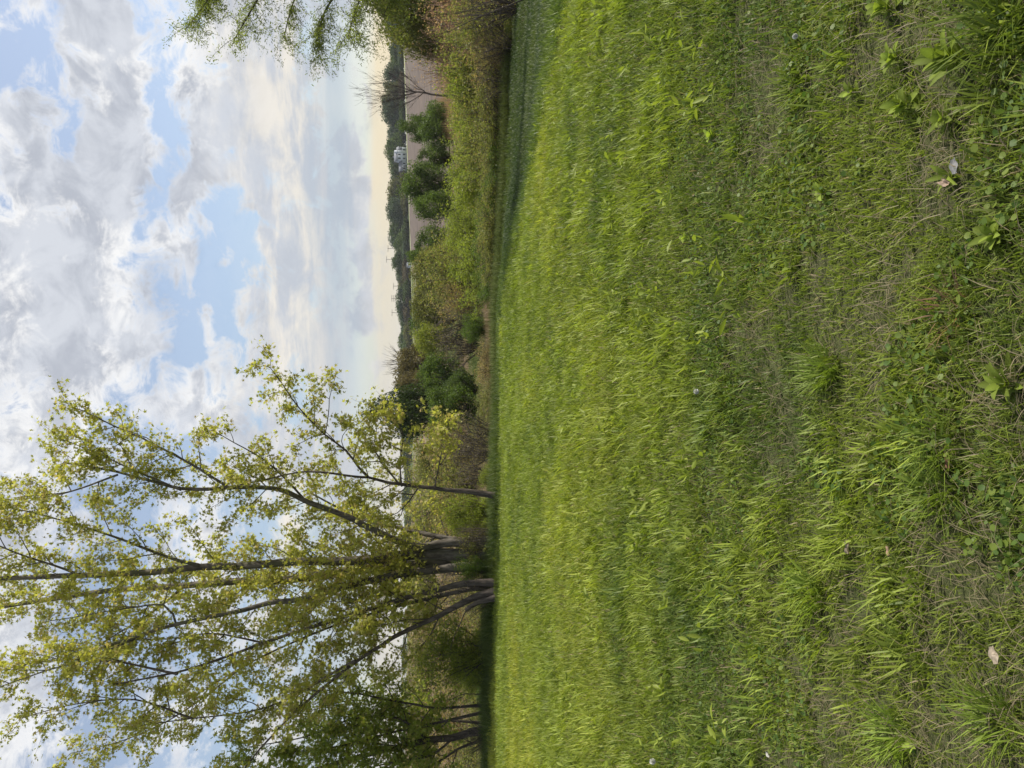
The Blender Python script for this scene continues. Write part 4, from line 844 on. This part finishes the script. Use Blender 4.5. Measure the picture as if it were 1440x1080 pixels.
for (lab, xi, yi, nl, ll, lw, br, tooth, upr) in WD:
    g = ground_at(xi, yi); sc_ = 1.0; o = empty('weed_plant', tuple(g)); tag(o, lab, 'weed', 'broad-leaved weeds in the meadow'); a = Acc(); c0 = np.array([.165, .215, .034]) * br
    hgt = .05 * upr * (ll / .1); az = rng.random() * 6; ll *= .9; lw *= .82; hgt *= 1.5; nl = int(nl * 1.4)
    for i in range(nl):
        az += 2.4; hh = hgt * (i / nl); fr = i / nl
        long_leaf(a, g + UP * (hh - .003), az, ll * (.65 + .5 * rng.random()) * (1.05 - .35 * fr), lw * (.8 + .4 * rng.random()), (.55 + upr * (.45 + .45 * fr) + rng.normal(0, .15) if not tooth else .4), .3 + 1.0 * rng.random(), c0 * (.6 + .55 * rng.random()) * (1 + .35 * fr), tooth)
    a.build('leaves', M['weed'], o, True)
    w = Wood(); w.tube([g + UP * -.02, g + UP * hgt * .5, g + UP * (hgt + .01)], [.0035, .003, .002], 6); w.build('stem', M['verge'], o)
# long dark grass tufts
TU = [('long dark grass tuft sweeping in at the lower right corner', 1440, 15, 90, .26, .75), ('tall dark grass tuft behind the largest weed', 1425, 60, 60, .22, .75), ('fine arching grass tuft in the lower centre', 1330, 690, 120, .16, 1.0),
      ('bright long grass tuft left of the toothed rosette', 1150, 835, 150, .15, 1.25), ('grass tuft with pale tips beside the dark hollow', 1170, 520, 150, .15, 1.15), ('sunny grass tuft by the left frame edge', 1270, 1030, 140, .15, 1.3), ('fine grass tuft at the bottom frame edge, left half', 1420, 1010, 110, .15, 1.05),
      ('small bright grass tuft near the tan leaf', 1330, 620, 100, .15, 1.0), ('tuft of rusty dead grass in the hollow', 1350, 438, 36, .12, 0)]
for lab, xi, yi, nb_, hh, br in TU:
    g = ground_at(xi, yi); o = empty('grass_tuft', tuple(g)); tag(o, lab, 'grass tuft', 'separate grass tufts'); a_ = rng.random(nb_) * 6.283; rr = .07 * np.sqrt(rng.random(nb_)) * (1 if hh < .3 else 1.6)
    B = np.stack([g[0] + np.cos(a_) * rr, g[1] + np.sin(a_) * rr, np.full(nb_, g[2] - .005)], 1)
    c = (np.array([.14, .195, .03]) * br if br else np.array([.19, .12, .07])) * (.8 + .5 * rng.random((nb_, 1)))
    a = Acc(); a.add(*blades(B, hh * (.6 + .6 * rng.random(nb_)), .0045 + .003 * rng.random(nb_), a_ + jit(nb_, .9), .3 + .7 * rng.random(nb_), c, c * [1.15, 1.12, 1])); ob = a.build('blades', M['grass'], o)
def litter(name, lab, xi, yi, size, c, curl, cat='dry leaf', group='dry leaves on the grass'):
    g = ground_at(xi, yi) ; K = 9; u, v = np.meshgrid(np.linspace(-1, 1, K), np.linspace(-1, 1, K)); r2 = np.sqrt(u ** 2 + v ** 2)
    ed = 1 - .35 * np.abs(v) ** 1.5; X = u * ed * .5; Y = v * .8; Z = curl * (u ** 2 * .6 + .25 * np.sin(v * 4 + u * 2) + .15 * np.sin(u * 7)); az = rng.random() * 6.28
    size *= .85; px = (X * math.cos(az) - Y * math.sin(az)) * size; py = (X * math.sin(az) + Y * math.cos(az)) * size; V = np.stack([g[0] + px, g[1] + py, g[2] + .045 + Z * size], -1).reshape(-1, 3)
    i2 = np.arange(K * K).reshape(K, K); F = np.stack([i2[:-1, :-1], i2[:-1, 1:], i2[1:, 1:], i2[1:, :-1]], -1).reshape(-1, 4)
    cc = np.array(c) * .72 * (.7 + .6 * rng.random((K * K, 1))); o = mesh(name, V, [F], M['dry'], None, cc, True); tag(o, lab, cat, group)
litter('dry_leaf', 'crumpled pinkish tan dry leaf beside the strap-leaved weed', 1348, 257, .030, (.44, .33, .26), .6)
litter('dry_leaf', 'silvery grey curled leaf above the crumpled tan one', 1362, 234, .034, (.30, .30, .31), .35)
litter('dry_leaf', 'small flat orange-tan leaf in the bare patch', 1266, 774, .024, (.50, .34, .24), .3)
litter('dry_leaf', 'broken grey-brown dry leaf near the toothed rosette', 1208, 770, .032, (.34, .28, .22), .5)
litter('dry_leaf', 'pale tan papery leaf at the bottom edge, left half', 1420, 920, .034, (.50, .42, .33), .4)
litter('dry_leaf', 'small whitish leaf on the grass, lower left', 1092, 1060, .022, (.55, .53, .50), .3)
litter('dry_leaf', 'brown dead leaf hidden under the fine arching tuft', 1352, 650, .026, (.20, .11, .07), .3)
def puff(lab, xi, yi, r=.012, h=.09):
    g = ground_at(xi, yi); o = empty('seed_head', tuple(g)); tag(o, lab, 'seed head', 'white seed heads'); w = Wood(); w.tube([g, g + [.004, 0, h * .6], g + [.006, .003, h]], [.0016, .0014, .0012], 5); w.build('stalk', M['verge'], o)
    n_ = 160; v = rng.normal(0, 1, (n_, 3)); v /= np.linalg.norm(v, axis=1)[:, None]; B = np.tile(g + [.006, .003, h], (n_, 1)); S = np.cross(v, rng.normal(0, 1, (n_, 3))); S /= np.linalg.norm(S, axis=1)[:, None]; S *= .0028
    V = np.stack([B, B + v * r + S, B + v * r - S], 1).reshape(-1, 3); i = np.arange(n_) * 3; a = Acc(); a.add(V, [np.stack([i, i + 1, i + 2], 1)], np.full((n_ * 3, 3), .62)); a.build('seeds', M['dry'], o)
puff('white dandelion seed head by the left frame edge', 937, 1071, .022, .10)
puff('white dandelion seed head in the mid meadow', 998, 552, .016, .08)
puff('small white seed head near the right frame edge', 1140, 54, .012, .07)
print('clusters', NA, NB, NC, 'objects', len(bpy.data.objects))

def haze():
    a = Acc(); lo, hi = float(H(gx, gy).min()) - 1.0, 24.0
    box(a, (0, 4480, (lo + hi) / 2), (8060, 9080, hi - lo)); mt = bpy.data.materials.new('haze_air'); mt.use_nodes = True; t = mt.node_tree; t.nodes.clear()
    v = t.nodes.new('ShaderNodeVolumePrincipled'); v.inputs['Color'].default_value = (.86, .90, .97, 1); v.inputs['Density'].default_value = HAZE
    o = t.nodes.new('ShaderNodeOutputMaterial'); t.links.new(v.outputs[0], o.inputs['Volume'])
    tag(mesh('haze', np.concatenate(a.V), [np.concatenate(v) for v in a.F.values()], mt), kind='stuff')
HAZE = .00013
haze()
